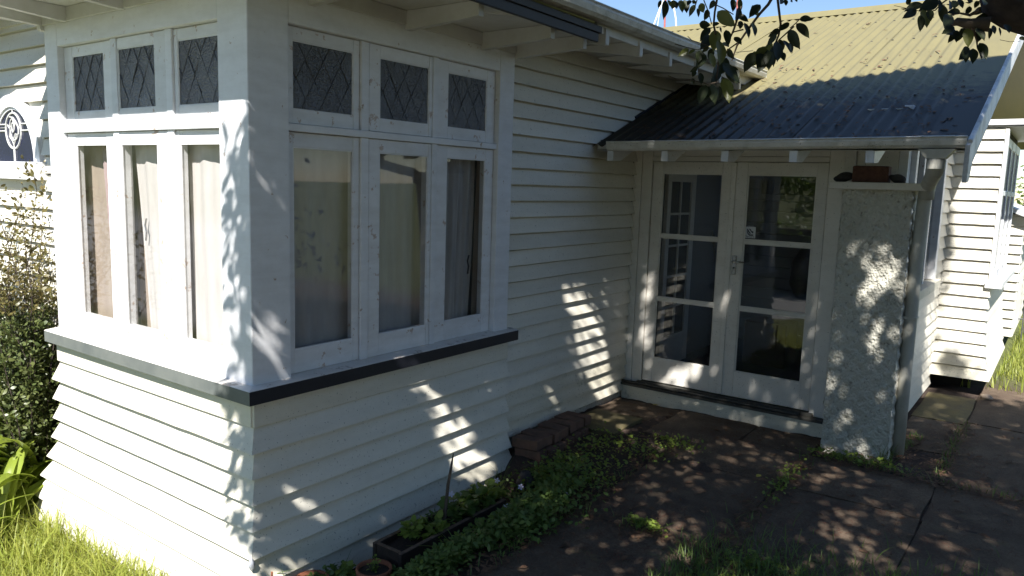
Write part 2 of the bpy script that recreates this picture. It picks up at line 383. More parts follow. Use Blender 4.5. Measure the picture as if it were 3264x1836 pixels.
def leaves_mesh(name, P, D, N, L, W, bend=0.15):
    """flat bent leaves; P base points, D direction, N approximate normal, L length, W width"""
    D = norm(D); Sd = norm(np.cross(N, D)); Nn = np.cross(D, Sd)
    L = np.broadcast_to(L, (len(P),))[:, None]; Wd = np.broadcast_to(W, (len(P),))[:, None]
    c1 = P + D*L*0.33 + Nn*L*bend*0.25; c2 = P + D*L*0.68 + Nn*L*bend*0.1; tip = P + D*L - Nn*L*bend*0.5
    V = np.stack([P, c1 - Sd*Wd*0.5, c1 + Sd*Wd*0.5, c2 - Sd*Wd*0.42, c2 + Sd*Wd*0.42, tip], 1).reshape(-1, 3)
    b = (np.arange(len(P))*6)[:, None]
    t1 = b + np.array([[0, 2, 1]]); q = b + np.array([[1, 2, 4, 3]]); t2 = b + np.array([[3, 4, 5]])
    return quickmesh(name, V, [np.concatenate([t1, t2]), q])
def blades_mesh(name, P, H, W, lean, az, n=4, curl=1.6):
    """grass blades: strips that bend over; az = lean direction"""
    m = len(P); d = np.stack([np.cos(az), np.sin(az), 0*az], 1); sd = np.stack([-np.sin(az), np.cos(az), 0*az], 1)
    rows = []
    for i in range(n+1):
        s_ = i/n; h = H*(s_ - 0.35*np.clip(lean, 0, 2)*s_**2); o_ = H*lean*s_**curl
        wdt = W*(1 - s_**2)*0.5 + 0.0003
        c = P + d*o_[:, None] + np.array([0, 0, 1])*h[:, None]
        rows += [c - sd*wdt[:, None], c + sd*wdt[:, None]]
    V = np.stack(rows, 1).reshape(-1, 3); k = 2*(n+1); b = (np.arange(m)*k)[:, None]
    F = np.concatenate([b + np.array([[2*i, 2*i+1, 2*i+3, 2*i+2]]) for i in range(n)])
    return quickmesh(name, V, [F])

# ------------------------------------------------------------------ terrain
def sm(a, b, x):
    t = np.clip((x-a)/(b-a), 0, 1); return t*t*(3-2*t)
def gz(x, y):
    x = np.asarray(x, float); y = np.asarray(y, float)
    z = -0.022*np.clip(3.0-y, 0, 6)
    bed = -0.20 - 0.05*np.clip(1.5-y, 0, 3)
    k = (1-sm(0.45, 0.95, x))*(1-sm(1.78, 2.22, y))
    z = z*(1-k) + bed*k
    fr = -0.33 - 0.06*np.clip(-x, 0, 3)
    k2 = (1-sm(-0.5, 0.3, y))*(1-sm(0.0, 1.2, x))
    z = z*(1-k2) + fr*k2
    z = z - 0.05*np.clip(-y-2, 0, 6) - 0.03
    z = np.where(x > 0.9, z, z)
    return z
def build_ground():
    ax = np.concatenate([-np.geomspace(5, 400, 14)[::-1], np.arange(-4.8, 5.6, 0.08), np.geomspace(5.8, 400, 14)])
    ay = np.concatenate([-np.geomspace(3.2, 400, 14)[::-1], np.arange(-3.0, 10.0, 0.08), np.geomspace(10.3, 400, 14)])
    X, Y = np.meshgrid(ax, ay); Z = gz(X, Y)
    near = np.exp(-((X-1)/6)**4-((Y-3)/8)**4)
    Z = Z + near*(0.012*np.sin(X*9.3+Y*4.1)*np.sin(Y*7.7-X*3) + rng.normal(0, 0.004, X.shape))
    r = np.hypot(X, Y); Z = Z + np.where((Y < -25), 1, 0)*np.clip((r-25)*0.10, 0, 22)*(0.8+0.3*np.sin(X*0.03))
    V = np.stack([X, Y, Z], -1).reshape(-1, 3); nx = len(ax); ny = len(ay)
    i = np.arange(nx-1); j = np.arange(ny-1); I, J = np.meshgrid(i, j); a = (J*nx+I).ravel()
    F = np.stack([a, a+1, a+nx+1, a+nx], 1)
    o = obj('ground', quickmesh('ground', V, [F]), 'ground'); o['kind'] = 'structure'
    for p in o.data.polygons: p.use_smooth = True
build_ground()

# paving slabs
paving = empty('paving'); paving['kind'] = 'structure'
def slab(x0, x1, y0, y1, mat='slab', dz=0.0, parent=None):
    g = 0.006; x0 += g; x1 -= g; y0 += g; y1 -= g
    nu, nv = 5, 5; bmv = MB(); ph = random.random()*9
    def top(u, v):
        x = x0+(x1-x0)*u; y = y0+(y1-y0)*v
        e = 0.010 if (u in (0, 1) or v in (0, 1)) else 0
        jx = 0.006*math.sin(7*v+ph) if u in (0, 1) else 0; jy = 0.006*math.sin(8*u+ph) if v in (0, 1) else 0
        return (x+jx, y+jy, float(gz(1.5, y)) + 0.026 + dz + 0.004*math.sin(3*x+ph)*math.sin(4*y) - e)
    bmv.grid(top, nu, nv)
    n = nu+1
    ring = [i for i in range(n)] + [j*n+nu for j in range(1, nv+1)] + [nv*n+i for i in range(nu-1, -1, -1)] + [j*n for j in range(nv-1, 0, -1)]
    o = len(bmv.v); bmv.v += [(bmv.v[i][0], bmv.v[i][1], bmv.v[i][2]-0.07) for i in ring]
    m = len(ring); bmv.f += [(ring[k], ring[(k+1) % m], o+(k+1) % m, o+k) for k in range(m)]
    return bmv.build('paving_slab', mat, parent or paving)
xs = [0.95, 1.83, 2.69, 3.55, 4.4, 5.3]
ys = [-3.2, -1.9, 0.1, 1.63, 2.84, 3.56]
for i in range(len(xs)-1):
    for j in range(len(ys)-1):
        slab(xs[i], xs[i+1], ys[j], ys[j+1], dz=random.uniform(-0.006, 0.006))
slab(0.62, 1.30, 3.22, 4.02, dz=0.004); slab(1.30, 1.83, 3.56, 4.02); slab(-0.03, 0.62, 3.55, 4.02, dz=-0.01)
slab(0.02, 0.48, 2.98, 3.50, 'slab_moss', 0.012)
for i, (a, b) in enumerate([(2.36, 2.69)]):
    pass
slab(2.26, 2.69, 4.30, 5.28, 'slab', -0.004); slab(2.26, 2.69, 5.30, 6.36, 'slab_moss', 0.0)
slab(2.69, 3.55, 3.56, 5.38, dz=-0.004); slab(2.69, 3.55, 5.38, 7.0); slab(3.55, 4.4, 3.56, 5.4); slab(3.55, 4.4, 5.4, 7.0)

# ------------------------------------------------------------------ the house
house = empty('weatherboard_house')
tag(house, 'cream weatherboard house with corner bay window, olive iron roof and glazed double doors', 'house')
def part(name, mat, *boxes, parent=house, bevel=0.003):
    mb = MB()
    for b in boxes: mb.box(*b)
    return mb.build(name, mat, parent, bevel)

def board(parent, mat, axis, plane, sgn, a0, a1, zb, e, off=lambda z: 0.0, mit0=0, mit1=0, seg=10, thick=0.032, lap=0.022, name='weatherboard', zcap=None):
    """one lapped board. axis = direction it runs ('x' or 'y'), plane = wall plane on the other axis, sgn = outward direction there"""
    top = zb+e+lap
    if zcap is not None: top = min(top, zcap)
    zg = zb+e-0.010
    if top < zg+0.006: prof = [(off(zb)+thick, zb), (off(zb)-0.012, zb), (off(top)-0.012, top), (off(top)+0.003, top)]
    else: prof = [(off(zb)+thick+random.uniform(-.002, .002), zb), (off(zb)-0.016, zb), (off(top)-0.016, top), (off(top)-0.010, top), (off(zg)-0.010, zg), (off(zg)+0.005, zg-0.002)]
    mb = MB(); n = len(prof); rows = []
    for i in range(seg+1):
        s_ = i/seg; jz = random.uniform(-0.0016, 0.0016); jd = random.uniform(-0.0008, 0.0008)
        row = []
        for k, (d, z) in enumerate(prof):
            a = a0+(a1-a0)*s_
            if i == 0 and mit0: a = a0 + mit0*d
            if i == seg and mit1: a = a1 + mit1*d
            zz = z + (jz if k < 2 else (jz*0.7 if k > 3 else 0)); dd = plane + sgn*(d+jd)
            row.append((a, dd, zz) if axis == 'x' else (dd, a, zz))
        rows.append(row)
    vs = [p for r in rows for p in r]
    fs = [(i*n+k, i*n+(k+1) % n, (i+1)*n+(k+1) % n, (i+1)*n+k) for i in range(seg) for k in range(n)]
    fs += [tuple(range(n)), tuple(seg*n+k for k in range(n))]
    mb.add(vs, fs)
    return mb.build(name, mat, parent)

# ---- bay window: posts, heads, sill
WL, WR = 2.12, 2.155
part('window_post', 'trim', (-0.245, 0, 0, 0.238, 0.893, 2.86), bevel=0.004)
part('window_post', 'trim', (-WL, -1.953, 0.0, 0.10, 0.893, 2.86))
part('window_post', 'trim', (-0.10, 0.0, 1.99, WR, 0.893, 2.86))
part('window_head', 'trim', (-1.953, -0.245, 0.002, 0.10, 2.707, 2.855))
part('window_head', 'trim', (-0.10, -0.002, 0.238, 1.99, 2.707, 2.855))
part('transom', 'trim', (-1.953, -0.245, 0.012, 0.10, 2.180, 2.2186))
part('transom', 'trim', (-0.10, -0.012, 0.238, 1.99, 2.180, 2.2186))
LM = [(-1.347, -1.281), (-0.763, -0.702)]; RM = [(0.748, 0.806), (1.340, 1.391)]
for a, b in LM:
    part('mullion', 'trim', (a, b, 0.024, 0.10, 0.90, 2.18)); part('mullion', 'trim', (a, b, 0.024, 0.10, 2.2186, 2.707))
for a, b in RM:
    part('mullion', 'trim', (-0.10, -0.024, a, b, 0.90, 2.18)); part('mullion', 'trim', (-0.10, -0.024, a, b, 2.2186, 2.707))

def clip_poly(poly, x0, x1, z0, z1):
    def cl(P, ins, inter):
        out = []
        for i in range(len(P)):
            a, b = P[i], P[(i+1) % len(P)]
            if ins(a):
                out.append(a)
                if not ins(b): out.append(inter(a, b))
            elif ins(b): out.append(inter(a, b))
        return out
    def ix(c): return lambda a, b: (c, a[1]+(b[1]-a[1])*(c-a[0])/(b[0]-a[0]))
    def iz(c): return lambda a, b: (a[0]+(b[0]-a[0])*(c-a[1])/(b[1]-a[1]), c)
    for ins, it in ((lambda p: p[0] >= x0, ix(x0)), (lambda p: p[0] <= x1, ix(x1)), (lambda p: p[1] >= z0, iz(z0)), (lambda p: p[1] <= z1, iz(z1))):
        if len(poly) < 3: return []
        poly = cl(poly, ins, it)
    return poly
def area(P): return 0.5*abs(sum(P[i][0]*P[(i+1) % len(P)][1]-P[(i+1) % len(P)][0]*P[i][1] for i in range(len(P))))

def sash(face, s0, s1, z0, z1, g0, g1, gz0, gz1, leaded, proud=0.0):
    """one sash. face 'L' (runs along x at y=0) or 'R' (runs along y at x=0)"""
    d0 = 0.038-proud; d1 = 0.085; gd = d0+0.011
    def bx(mb, a0, a1, da, db, za, zb):
        if face == 'L': mb.box(a0, a1, da, db, za, zb)
        else: mb.box(-db, -da, a0, a1, za, zb)
    mb = MB(); gap = 0.003
    win = empty('window'); win.parent = house
    bx(mb, s0+gap, g0, d0, d1, z0+gap, z1-gap); mb.build('stile', 'sash', win, 0.002)
    mb = MB(); bx(mb, g1, s1-gap, d0, d1, z0+gap, z1-gap); mb.build('stile', 'sash', win, 0.002)
    r = MB(); bx(r, g0-0.0005, g1+0.0005, d0+0.0015, d1, z0+gap, gz0); r.build('bottom_rail', 'sash', win, 0.002)
    r = MB(); bx(r, g0-0.0005, g1+0.0005, d0+0.0015, d1, gz1, z1-gap); r.build('top_rail', 'sash', win, 0.002)
    # putty / glazing bead
    q = MB(); e = 0.006
    bx(q, g0, g0+e, d0+0.004, gd, gz0, gz1); bx(q, g1-e, g1, d0+0.004, gd, gz0, gz1); bx(q, g0+e, g1-e, d0+0.004, gd, gz0, gz0+e); bx(q, g0+e, g1-e, d0+0.004, gd, gz1-e, gz1)
    q.build('glazing_bead', 'sash', win)
    def pt(a, z, d): return (a, d, z) if face == 'L' else (-d, a, z)
    if not leaded:
        p = MB(); bx(p, g0+e*0.5, g1-e*0.5, gd-0.003, gd, gz0+e*0.5, gz1-e*0.5); p.build('pane', 'glass', win)
        return win
    cw, ch = 0.118, 0.205; a_off = g0 - 0.03; z_off = gz1 + 0.02
    lead = MB()
    for r_ in range(-4, 8):
        for c_ in range(-3, 8):
            cx = a_off + c_*cw + (cw/2 if r_ % 2 else 0); cz = z_off - r_*ch/2
            dm = [(cx-cw/2+0.002, cz), (cx, cz-ch/2+0.0035), (cx+cw/2-0.002, cz), (cx, cz+ch/2-0.0035)]
            P = clip_poly(dm, g0+0.004, g1-0.004, gz0+0.004, gz1-0.004)
            if len(P) < 3 or area(P) < 2e-4: continue
            ta, tz = random.uniform(-.03, .03), random.uniform(-.03, .03)
            pm = MB(); k = len(P)
            fr = [pt(a, z, gd-0.003+(a-cx)*ta+(z-cz)*tz) for a, z in P]; bk = [pt(a, z, gd+0.001+(a-cx)*ta+(z-cz)*tz) for a, z in P]
            pm.add(fr+bk, [tuple(range(k)), tuple(range(2*k-1, k-1, -1))]+[(i, (i+1) % k, k+(i+1) % k, k+i) for i in range(k)])
            pm.build('pane', 'tglass', win)
    # came bars
    for sg in (1, -1):
        for k in range(-12, 14):
            x_a = a_off + k*cw; pts = []
            for tt in np.linspace(-3, 3, 241):
                a = x_a + tt*cw/2; z = z_off + cw*0 + sg*tt*ch/2 + ch/2
                if g0+0.004 <= a <= g1-0.004 and gz0+0.004 <= z <= gz1-0.004: pts.append((a, z))
            if len(pts) > 3:
                (a0, za), (a1, zb) = pts[0], pts[-1]
                lead.tube([pt(a0, za, gd-0.003), pt(a1, zb, gd-0.003)], 0.0027, 5)
    lead.build('lead_came', 'lead', win)
    return win
# left (sunlit) face
Lg = [(-1.845, -1.462), (-1.272, -0.880), (-0.668, -0.290)]
Ls = [(-1.953, -1.347), (-1.281, -0.763), (-0.702, -0.245)]
Rg = [(0.290, 0.700), (0.894, 1.308), (1.497, 1.896)]
Rs = [(0.238, 0.748), (0.806, 1.340), (1.391, 1.99)]
for k in range(3):
    pr = 0.010 if k == 1 else 0
    sash('L', *Ls[k], 0.90, 2.18, *Lg[k], 1.035, 2.108, False, pr); sash('L', *Ls[k], 2.2186, 2.707, *Lg[k], 2.305, 2.645, True, pr)
    sash('R', *Rs[k], 0.90, 2.18, *Rg[k], 1.030, 2.103, False, pr); sash('R', *Rs[k], 2.2186, 2.707, *Rg[k], 2.293, 2.637, True, pr)
# sill (two lengths, mitred at the corner)
s_ = 0.063; zt0, zt1, zb_ = 0.892, 0.906, 0.8166
def sill_piece(face):
    mb = MB()
    pr = [(s_, zb_), (s_, zt0-0.004), (s_-0.004, zt0), (-0.085, zt1), (-0.085, zb_)]   # (outward, z)
    rows = []
    for end in (0, 1):
        row = []
        for d, z in pr:
            if face == 'L': row.append(((-WL-0.068) if end == 0 else d, -d, z))
            else: row.append((d, (-d) if end == 0 else WR+0.056, z))
        rows.append(row)
    n = len(pr)
    mb.add(rows[0]+rows[1], [tuple(range(n)), tuple(range(2*n-1, n-1, -1))]+[(i, (i+1) % n, n+(i+1) % n, n+i) for i in range(n)])
    return mb
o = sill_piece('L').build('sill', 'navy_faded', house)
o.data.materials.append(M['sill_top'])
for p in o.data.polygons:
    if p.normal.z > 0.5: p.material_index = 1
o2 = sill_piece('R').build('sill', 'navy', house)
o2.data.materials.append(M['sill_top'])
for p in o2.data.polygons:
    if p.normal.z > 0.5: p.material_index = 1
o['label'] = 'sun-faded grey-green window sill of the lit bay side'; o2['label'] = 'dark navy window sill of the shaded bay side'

# ---- bay skirt
def flare(z): return flare0(z)-0.018
def flare0(z):
    zz = [-0.5, -0.37, -0.2, -0.1, 0.0, 0.1, 0.2, 0.35, 0.9]; dd = [0.165, 0.138, 0.105, 0.072, 0.047, 0.028, 0.014, 0.006, 0.0]
    return float(np.interp(z, zz, dd))
skirt = MB()
prof = [(flare(z)-0.02, z) for z in (-0.5, -0.2, 0.0, 0.2, 0.4, 0.83)]
sk = empty  # (keep the name free)
pts = []
for d, z in prof: pts.append([(-WL-0.03-d, 0.30, z), (-WL-0.03-d, -d, z), (d, -d, z), (d, WR, z), (-0.05, WR, z)])
V_ = [p for r in pts for p in r]; F_ = [(j*5+i, j*5+i+1, (j+1)*5+i+1, (j+1)*5+i) for j in range(len(prof)-1) for i in range(4)]
skirt_o = MB().add(V_, F_).build('skirt', 'void', house)
e_s = 0.1345; zl = 0.69
part('apron', 'board', (-WL-0.02, -0.002, -0.012, 0.03, zl-0.008, zb_-0.001), parent=skirt_o)
part('apron', 'board', (-0.03, 0.012, -0.0035, WR, zl-0.010, zb_-0.0015), parent=skirt_o)
for k in range(9):
    zb = zl - 0.004 - (k+1)*e_s
    if zb > -0.45: board(skirt_o, 'board', 'x', 0.0, -1, -WL-0.03, 0.0, zb, e_s, flare, mit0=-1, mit1=1, seg=16, thick=0.048)
    if zb > -0.40: board(skirt_o, 'board_dirty' if k > 4 else 'board', 'y', 0.0, 1, 0.0, WR+0.005, zb, e_s, flare, mit0=-1, seg=16, thick=0.048)
    board(skirt_o, 'board', 'y', -WL-0.03, -1, 0.0, 0.29, zb, e_s, flare, mit0=-1, seg=2, thick=0.048)
# tarnished stopper of plastic sheet tucked under a board at the corner
pb = MB().grid(lambda u, v: (0.075+0.018*math.sin(v*3)*math.cos(u*6.28), -0.075+0.018*math.sin(v*3)*math.sin(u*6.28), 0.035-0.075*v), 8, 6).build('plastic_scrap', 'plastic', None, smooth=True)
tag(pb, 'crumpled grey plastic scrap hanging at the bay corner near the ground', 'plastic scrap')

# ---- bay eaves
eav = part('eave_soffit', 'soffit', (-2.62, 0.60, -0.47, 2.20, 2.925, 2.940))
part('roof_edge', 'roof_edge', (-2.64, 0.635, -0.50, 2.245, 2.942, 2.985))
part('eave_fascia', 'roof_edge', (0.598, 0.622, -0.485, 2.225, 2.885, 2.941)); part('eave_fascia', 'trim', (-2.62, 0.597, -0.487, -0.463, 2.895, 2.941))
def rafter_y(x, wdt=0.042, z0=2.838):
    mb = MB(); mb.prism([(x-wdt/2, 0.0, z0), (x-wdt/2, -0.06, z0), (x-wdt/2, -0.46, 2.868), (x-wdt/2, -0.46, 2.9235), (x-wdt/2, 0.0, 2.9235)], (wdt, 0, 0))
    return mb.build('rafter', 'soffit', house, 0.002)
for x in (-1.80, -1.126, -0.45): rafter_y(x)
mb = MB(); mb.prism([(-2.16, 0.12, 2.80), (-2.16, -0.02, 2.815), (-2.16, -0.03, 2.845), (-2.16, -0.46, 2.862), (-2.16, -0.46, 2.9235), (-2.16, 0.12, 2.9235)], (0.05, 0, 0)); mb.build('rafter', 'soffit', house, 0.002)
for y in (0.36, 1.061, 1.769, 2.155):
    w_ = 0.045
    mb = MB(); mb.prism([(0.0, y, 2.815), (0.06, y, 2.818), (0.548, y, 2.842), (0.548, y, 2.9235), (0.0, y, 2.9235)], (0, w_, 0)); mb.build('rafter', 'soffit', house, 0.002)
part('eave_batten', 'soffit', (-2.12, 0.014, -0.014, 0.0, 2.842, 2.9235)); part('eave_batten', 'soffit', (0.0, 0.014, 0.0, 2.15, 2.842, 2.9235))
mb = MB(); mb.prism([(-0.05, 0.02, 2.842), (0.0, 0.055, 2.842), (0.59, -0.42, 2.86), (0.54, -0.46, 2.86)], (0, 0, 0.064)); mb.build('hip_rafter', 'soffit', house)

# ---- side wall (x = -0.05) between bay and doors
XW, YD = -0.05, 4.13
side = part('side_wall', 'void', (XW-0.10, XW-0.012, 2.10, YD+0.3, -0.15, 3.25))
eb = 0.1187; z0w = 0.8777 - 7*eb
for k in range(27):
    zb = z0w + k*eb
    if zb > 3.1: break
    board(side, 'board_dirty' if k < 3 else 'board', 'y', XW, 1, WR+0.001, (YD - 0.005) if zb < 2.2 else 6.2, zb, eb, seg=14, thick=0.036)
part('side_wall_base', 'roughcast', (XW-0.02, XW-0.006, WR, YD, -0.25, 0.06), parent=side)

# ---- front wall with the arched window (y = 0.3)
YA = 0.30
front = part('front_wall', 'void', (-5.2, -WL-0.02, YA+0.02, YA+0.12, -0.5, 3.3))
ea = 0.130
for k in range(28):
    zb = -0.42 + k*ea
    if 1.80 < zb+ea*0.5 < 2.46:
        board(front, 'board', 'x', YA, -1, -5.2, -3.92, zb, ea, seg=3); board(front, 'board', 'x', YA, -1, -2.905, -WL-0.03, zb, ea, seg=3)
    else: board(front, 'board', 'x', YA, -1, -5.2, -WL-0.03, zb, ea, seg=6)
aw = empty('arch_window'); aw.parent = house
acx, az0 = -3.39, 2.0
def arch(rx, rz, n=28, x0=acx, zb=az0): return [(x0+rx*math.cos(math.pi*k/n), zb+rz*math.sin(math.pi*k/n)) for k in range(n+1)]
def arch_ring(rx0, rz0, rx1, rz1, ya, yb, name, mat):
    a = arch(rx0, rz0); b = arch(rx1, rz1); n = len(a); mb = MB()
    vs = [(x, ya, z) for x, z in a]+[(x, ya, z) for x, z in b]+[(x, yb, z) for x, z in a]+[(x, yb, z) for x, z in b]
    fs = []
    for i in range(n-1): fs += [(i, i+1, n+i+1, n+i), (2*n+i, 3*n+i, 3*n+i+1, 2*n+i+1), (i, 2*n+i, 2*n+i+1, i+1), (n+i, n+i+1, 3*n+i+1, 3*n+i)]
    mb.add(vs, fs); return mb.build(name, mat, aw)
# boards behind the arch opening
fill = MB(); fa = arch(0.49, 0.62, 28); rect = [(acx+0.54, 2.0), (acx+0.54, 2.62), (acx-0.56, 2.62), (acx-0.56, 2.0)]
part('arch_surround', 'board', (-3.93, -2.90, YA-0.004, YA+0.02, 1.80, 2.56), parent=front, bevel=0)
arch_ring(0.375, 0.415, 0.475, 0.505, YA-0.036, YA-0.005, 'arch_frame', 'trim')
arch_ring(0.355, 0.395, 0.376, 0.416, YA-0.022, YA-0.005, 'arch_bead', 'trim')
pa = arch(0.357, 0.397); mb = MB(); mb.add([(x, YA-0.012, z) for x, z in pa], [tuple(range(len(pa)))]); mb.build('pane', 'blue_glass', aw)
part('arch_sill', 'trim', (acx-0.53, acx+0.53, YA-0.075, YA-0.004, 1.868, 2.0), parent=aw)
cm = MB()
def came(pts, r=0.006): cm.tube([(x, YA-0.016, z) for x, z in pts], r, 5)
def ell(cx, cz, rx, rz, a0=0, a1=360, n=26): return [(cx+rx*math.cos(math.radians(a0+(a1-a0)*k/n)), cz+rz*math.sin(math.radians(a0+(a1-a0)*k/n))) for k in range(n+1)]
ex, ez = acx, 2.235
came(ell(ex, ez, 0.135, 0.135), 0.008)
came([(acx, 2.40), (acx, 2.37)]); came([(acx-0.006, 2.10), (acx-0.006, 2.0)]); came([(acx+0.008, 2.10), (acx+0.008, 2.0)])
for zz in (2.235, 2.285):
    hw = 0.357*math.sqrt(max(0, 1-((zz-2.0)/0.397)**2)); came([(acx-hw, zz), (ex-0.13, zz)]); came([(ex+0.13, zz), (acx+hw, zz)])
came([(acx-hw, 2.26), (ex-0.13, 2.26)], 0.002)
# rose: nested petals
came(ell(ex-0.01, 2.25, 0.05, 0.075, 20, 330)); came(ell(ex+0.015, 2.235, 0.075, 0.07, 150, 400)); came(ell(ex-0.005, 2.26, 0.022, 0.035)); came([(ex-0.06, 2.34), (ex, 2.335), (ex+0.05, 2.30), (ex+0.10, 2.25), (ex+0.09, 2.21)]); came([(ex, 2.335), (ex+0.01, 2.29), (ex+0.045, 2.285)])
came([(ex-0.10, 2.28), (ex-0.06, 2.25), (ex-0.065, 2.19), (ex-0.02, 2.155), (ex+0.03, 2.165), (ex+0.055, 2.21)]); came([(ex-0.02, 2.155), (ex, 2.125), (ex+0.03, 2.165)]); came([(ex, 2.125), (ex, 2.10)])
cm.build('lead_came', 'came_white', aw)

# ---- main gable roof (ridge along y) with right-hand eave gutter
RX, RZ0, PM = 0.66, 3.075, 0.374; RIDX = -1.6
def left_slab(x0, z0, x1, z1, y0, ya, yb, th=0.03):
    mb = MB(); mb.add([(x0, y0, z0), (x0, ya, z0), (x1, yb, z1), (x1, y0, z1), (x0, y0, z0-th), (x0, ya, z0-th), (x1, yb, z1-th), (x1, y0, z1-th)],
                      [(0, 1, 2, 3), (7, 6, 5, 4), (0, 4, 5, 1), (1, 5, 6, 2), (2, 6, 7, 3), (3, 7, 4, 0)]); return mb
ridz = RZ0 + (RX-RIDX)*PM
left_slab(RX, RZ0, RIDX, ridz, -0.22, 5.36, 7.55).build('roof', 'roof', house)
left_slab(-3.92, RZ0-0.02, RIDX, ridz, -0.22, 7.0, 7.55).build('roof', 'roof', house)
mb = MB(); mb.prism([(RX, -0.20, RZ0-0.05), (RIDX, -0.20, ridz-0.05), (-3.92, -0.20, RZ0-0.07), (-3.92, -0.20, RZ0-0.22), (RIDX, -0.20, ridz-0.21), (RX, -0.20, RZ0-0.20)], (0, -0.025, 0)); mb.build('bargeboard', 'trim', house)
mb = MB(); mb.prism([(0.55, 0.26, 3.0), (RIDX, 0.26, ridz-0.06), (-3.8, 0.26, 3.0)], (0, 0.05, 0)); mb.build('gable_wall', 'board', house)
part('eave_lining', 'soffit', (-0.05, 0.58, 2.24, 5.3, 3.000, 3.012))
def gutter_profile(w_, h): return [(0, h), (0, 0.012), (0.010, 0), (w_*0.75, 0), (w_*0.93, h*0.22), (w_, h*0.62), (w_*0.98, h*0.80), (w_+0.006, h*0.92), (w_, h), (w_-0.006, h*0.94), (w_-0.012, h*0.6), (w_*0.86, h*0.24), (w_*0.7, 0.006), (0.012, 0.006), (0.006, 0.02), (0.006, h)]
gp = gutter_profile(0.115, 0.085)
mb = MB(); mb.prism([(0.60+d, 0.15, 2.998+z) for d, z in gp], (0, 5.18, 0.03)); g_o = mb.build('gutter', 'gutter', house)
part('gutter_stop_end', 'gutter', (0.602, 0.712, 5.328, 5.334, 3.03, 3.11), parent=g_o, bevel=0)
part('fascia', 'soffit', (0.575, 0.597, 2.24, 5.28, 2.955, 3.06))
for y in (1.369, 1.86, 2.36, 2.86, 3.365, 3.87, 4.40, 4.90):
    mb = MB(); mb.prism([(-0.03, y-0.024, 2.985), (0.52, y-0.024, 2.900), (0.60, y-0.024, 2.885), (0.612, y-0.024, 2.893), (0.612, y-0.024, 2.996), (-0.03, y-0.024, 2.996)], (0, 0.048, 0)); mb.build('rafter', 'soffit', house, 0.002)

# ---- wing roof: corrugated iron
RD = math.radians(21.0); TG = math.tan(RD); RY0, RZP = 3.34, 2.285; RYR = 8.52
def rz(y): return RZP + (y-RY0)*TG
roof = empty('wing_roof'); roof.parent = house
PER = 0.0985
def sheet(x0, x1, k):
    cols = max(2, int(round((x1-x0)/PER*8))); me = MB(); xs_ = np.linspace(x0, x1, cols+1); rows = 14
    vs = []
    for x in xs_:
        if x >= RX: ya, yb = RY0, RYR
        elif x >= -0.07: ya, yb = RY0, RYR
        elif x >= RIDX: ya, yb = 5.36 + (RX-x)*0.97, RYR
        else: ya, yb = 7.55, RYR
        amp = 0.0115*math.cos(2*math.pi*x/PER)
        for r in range(rows+1):
            y = ya+(yb-ya)*r/rows; vs.append((x, y, rz(y)+amp+0.004*(k % 2)+0.002*math.sin(y*2.1+k)))
    n = rows+1
    me.add(vs, [(i*n+r, (i+1)*n+r, (i+1)*n+r+1, i*n+r+1) for i in range(cols) for r in range(rows)])
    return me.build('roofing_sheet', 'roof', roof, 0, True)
edges = [-0.06]
while edges[-1] < 2.40: edges.append(min(edges[-1]+0.788, 2.44))
for k in range(len(edges)-1): sheet(edges[k], edges[k+1]+(0.02 if k < len(edges)-2 else 0), k)
ed2 = [-4.64, -3.88, -3.12, -2.36, -1.6, -0.83, -0.06]
for k in range(len(ed2)-1): sheet(ed2[k], ed2[k+1]-0.001, k)
mb = MB(); mb.add([(2.43, RY0, rz(RY0)+0.012), (2.69, RY0, rz(RY0)+0.016), (2.69, RYR, rz(RYR)+0.016), (2.43, RYR, rz(RYR)+0.012), (2.43, RY0, rz(RY0)-0.0), (2.69, RY0, rz(RY0)), (2.69, RYR, rz(RYR)), (2.43, RYR, rz(RYR))],
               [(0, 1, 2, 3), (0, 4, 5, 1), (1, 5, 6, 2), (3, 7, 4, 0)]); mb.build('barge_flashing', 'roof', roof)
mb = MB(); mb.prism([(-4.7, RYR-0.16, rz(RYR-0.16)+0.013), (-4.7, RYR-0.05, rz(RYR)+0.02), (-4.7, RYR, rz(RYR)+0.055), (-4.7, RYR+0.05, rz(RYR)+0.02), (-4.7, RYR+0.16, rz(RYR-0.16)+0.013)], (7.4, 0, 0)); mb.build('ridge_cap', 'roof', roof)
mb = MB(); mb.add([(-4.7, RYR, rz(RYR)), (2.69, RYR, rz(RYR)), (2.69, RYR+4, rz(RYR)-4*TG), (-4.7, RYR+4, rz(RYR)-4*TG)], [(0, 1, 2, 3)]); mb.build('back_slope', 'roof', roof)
sc = MB()
for yy in (3.42, 4.45, 5.5, 6.55, 7.6, 8.3):
    for kx in range(0, 25):
        xx = kx*PER
        if xx > 2.42 or (xx < RX+0.05 and yy > 5.2) or kx % 2: continue
        sc.lathe([(0.012, 0.0), (0.009, 0.006), (0.0005, 0.008)], (xx, yy, rz(yy)+0.0125), 6)
sc_o = sc.build('roofing_screw', 'roof_edge', roof); sc_o['kind'] = 'stuff'
# valley flashing with debris
mb = MB(); mb.tube([(-0.02, 4.02+0.02, rz(4.04)+0.02), (-0.02, 5.3, rz(5.3)+0.02)], 0.012, 6); mb.build('wall_flashing', 'roof_edge', roof)
mb = MB(); mb.prism([(-0.03, 3.10, 2.275), (-0.03, 3.10, 2.36), (0.03, 3.20, 2.36), (0.08, 3.29, 2.33), (0.08, 3.29, 2.275)], (0.02, 0, 0)); 
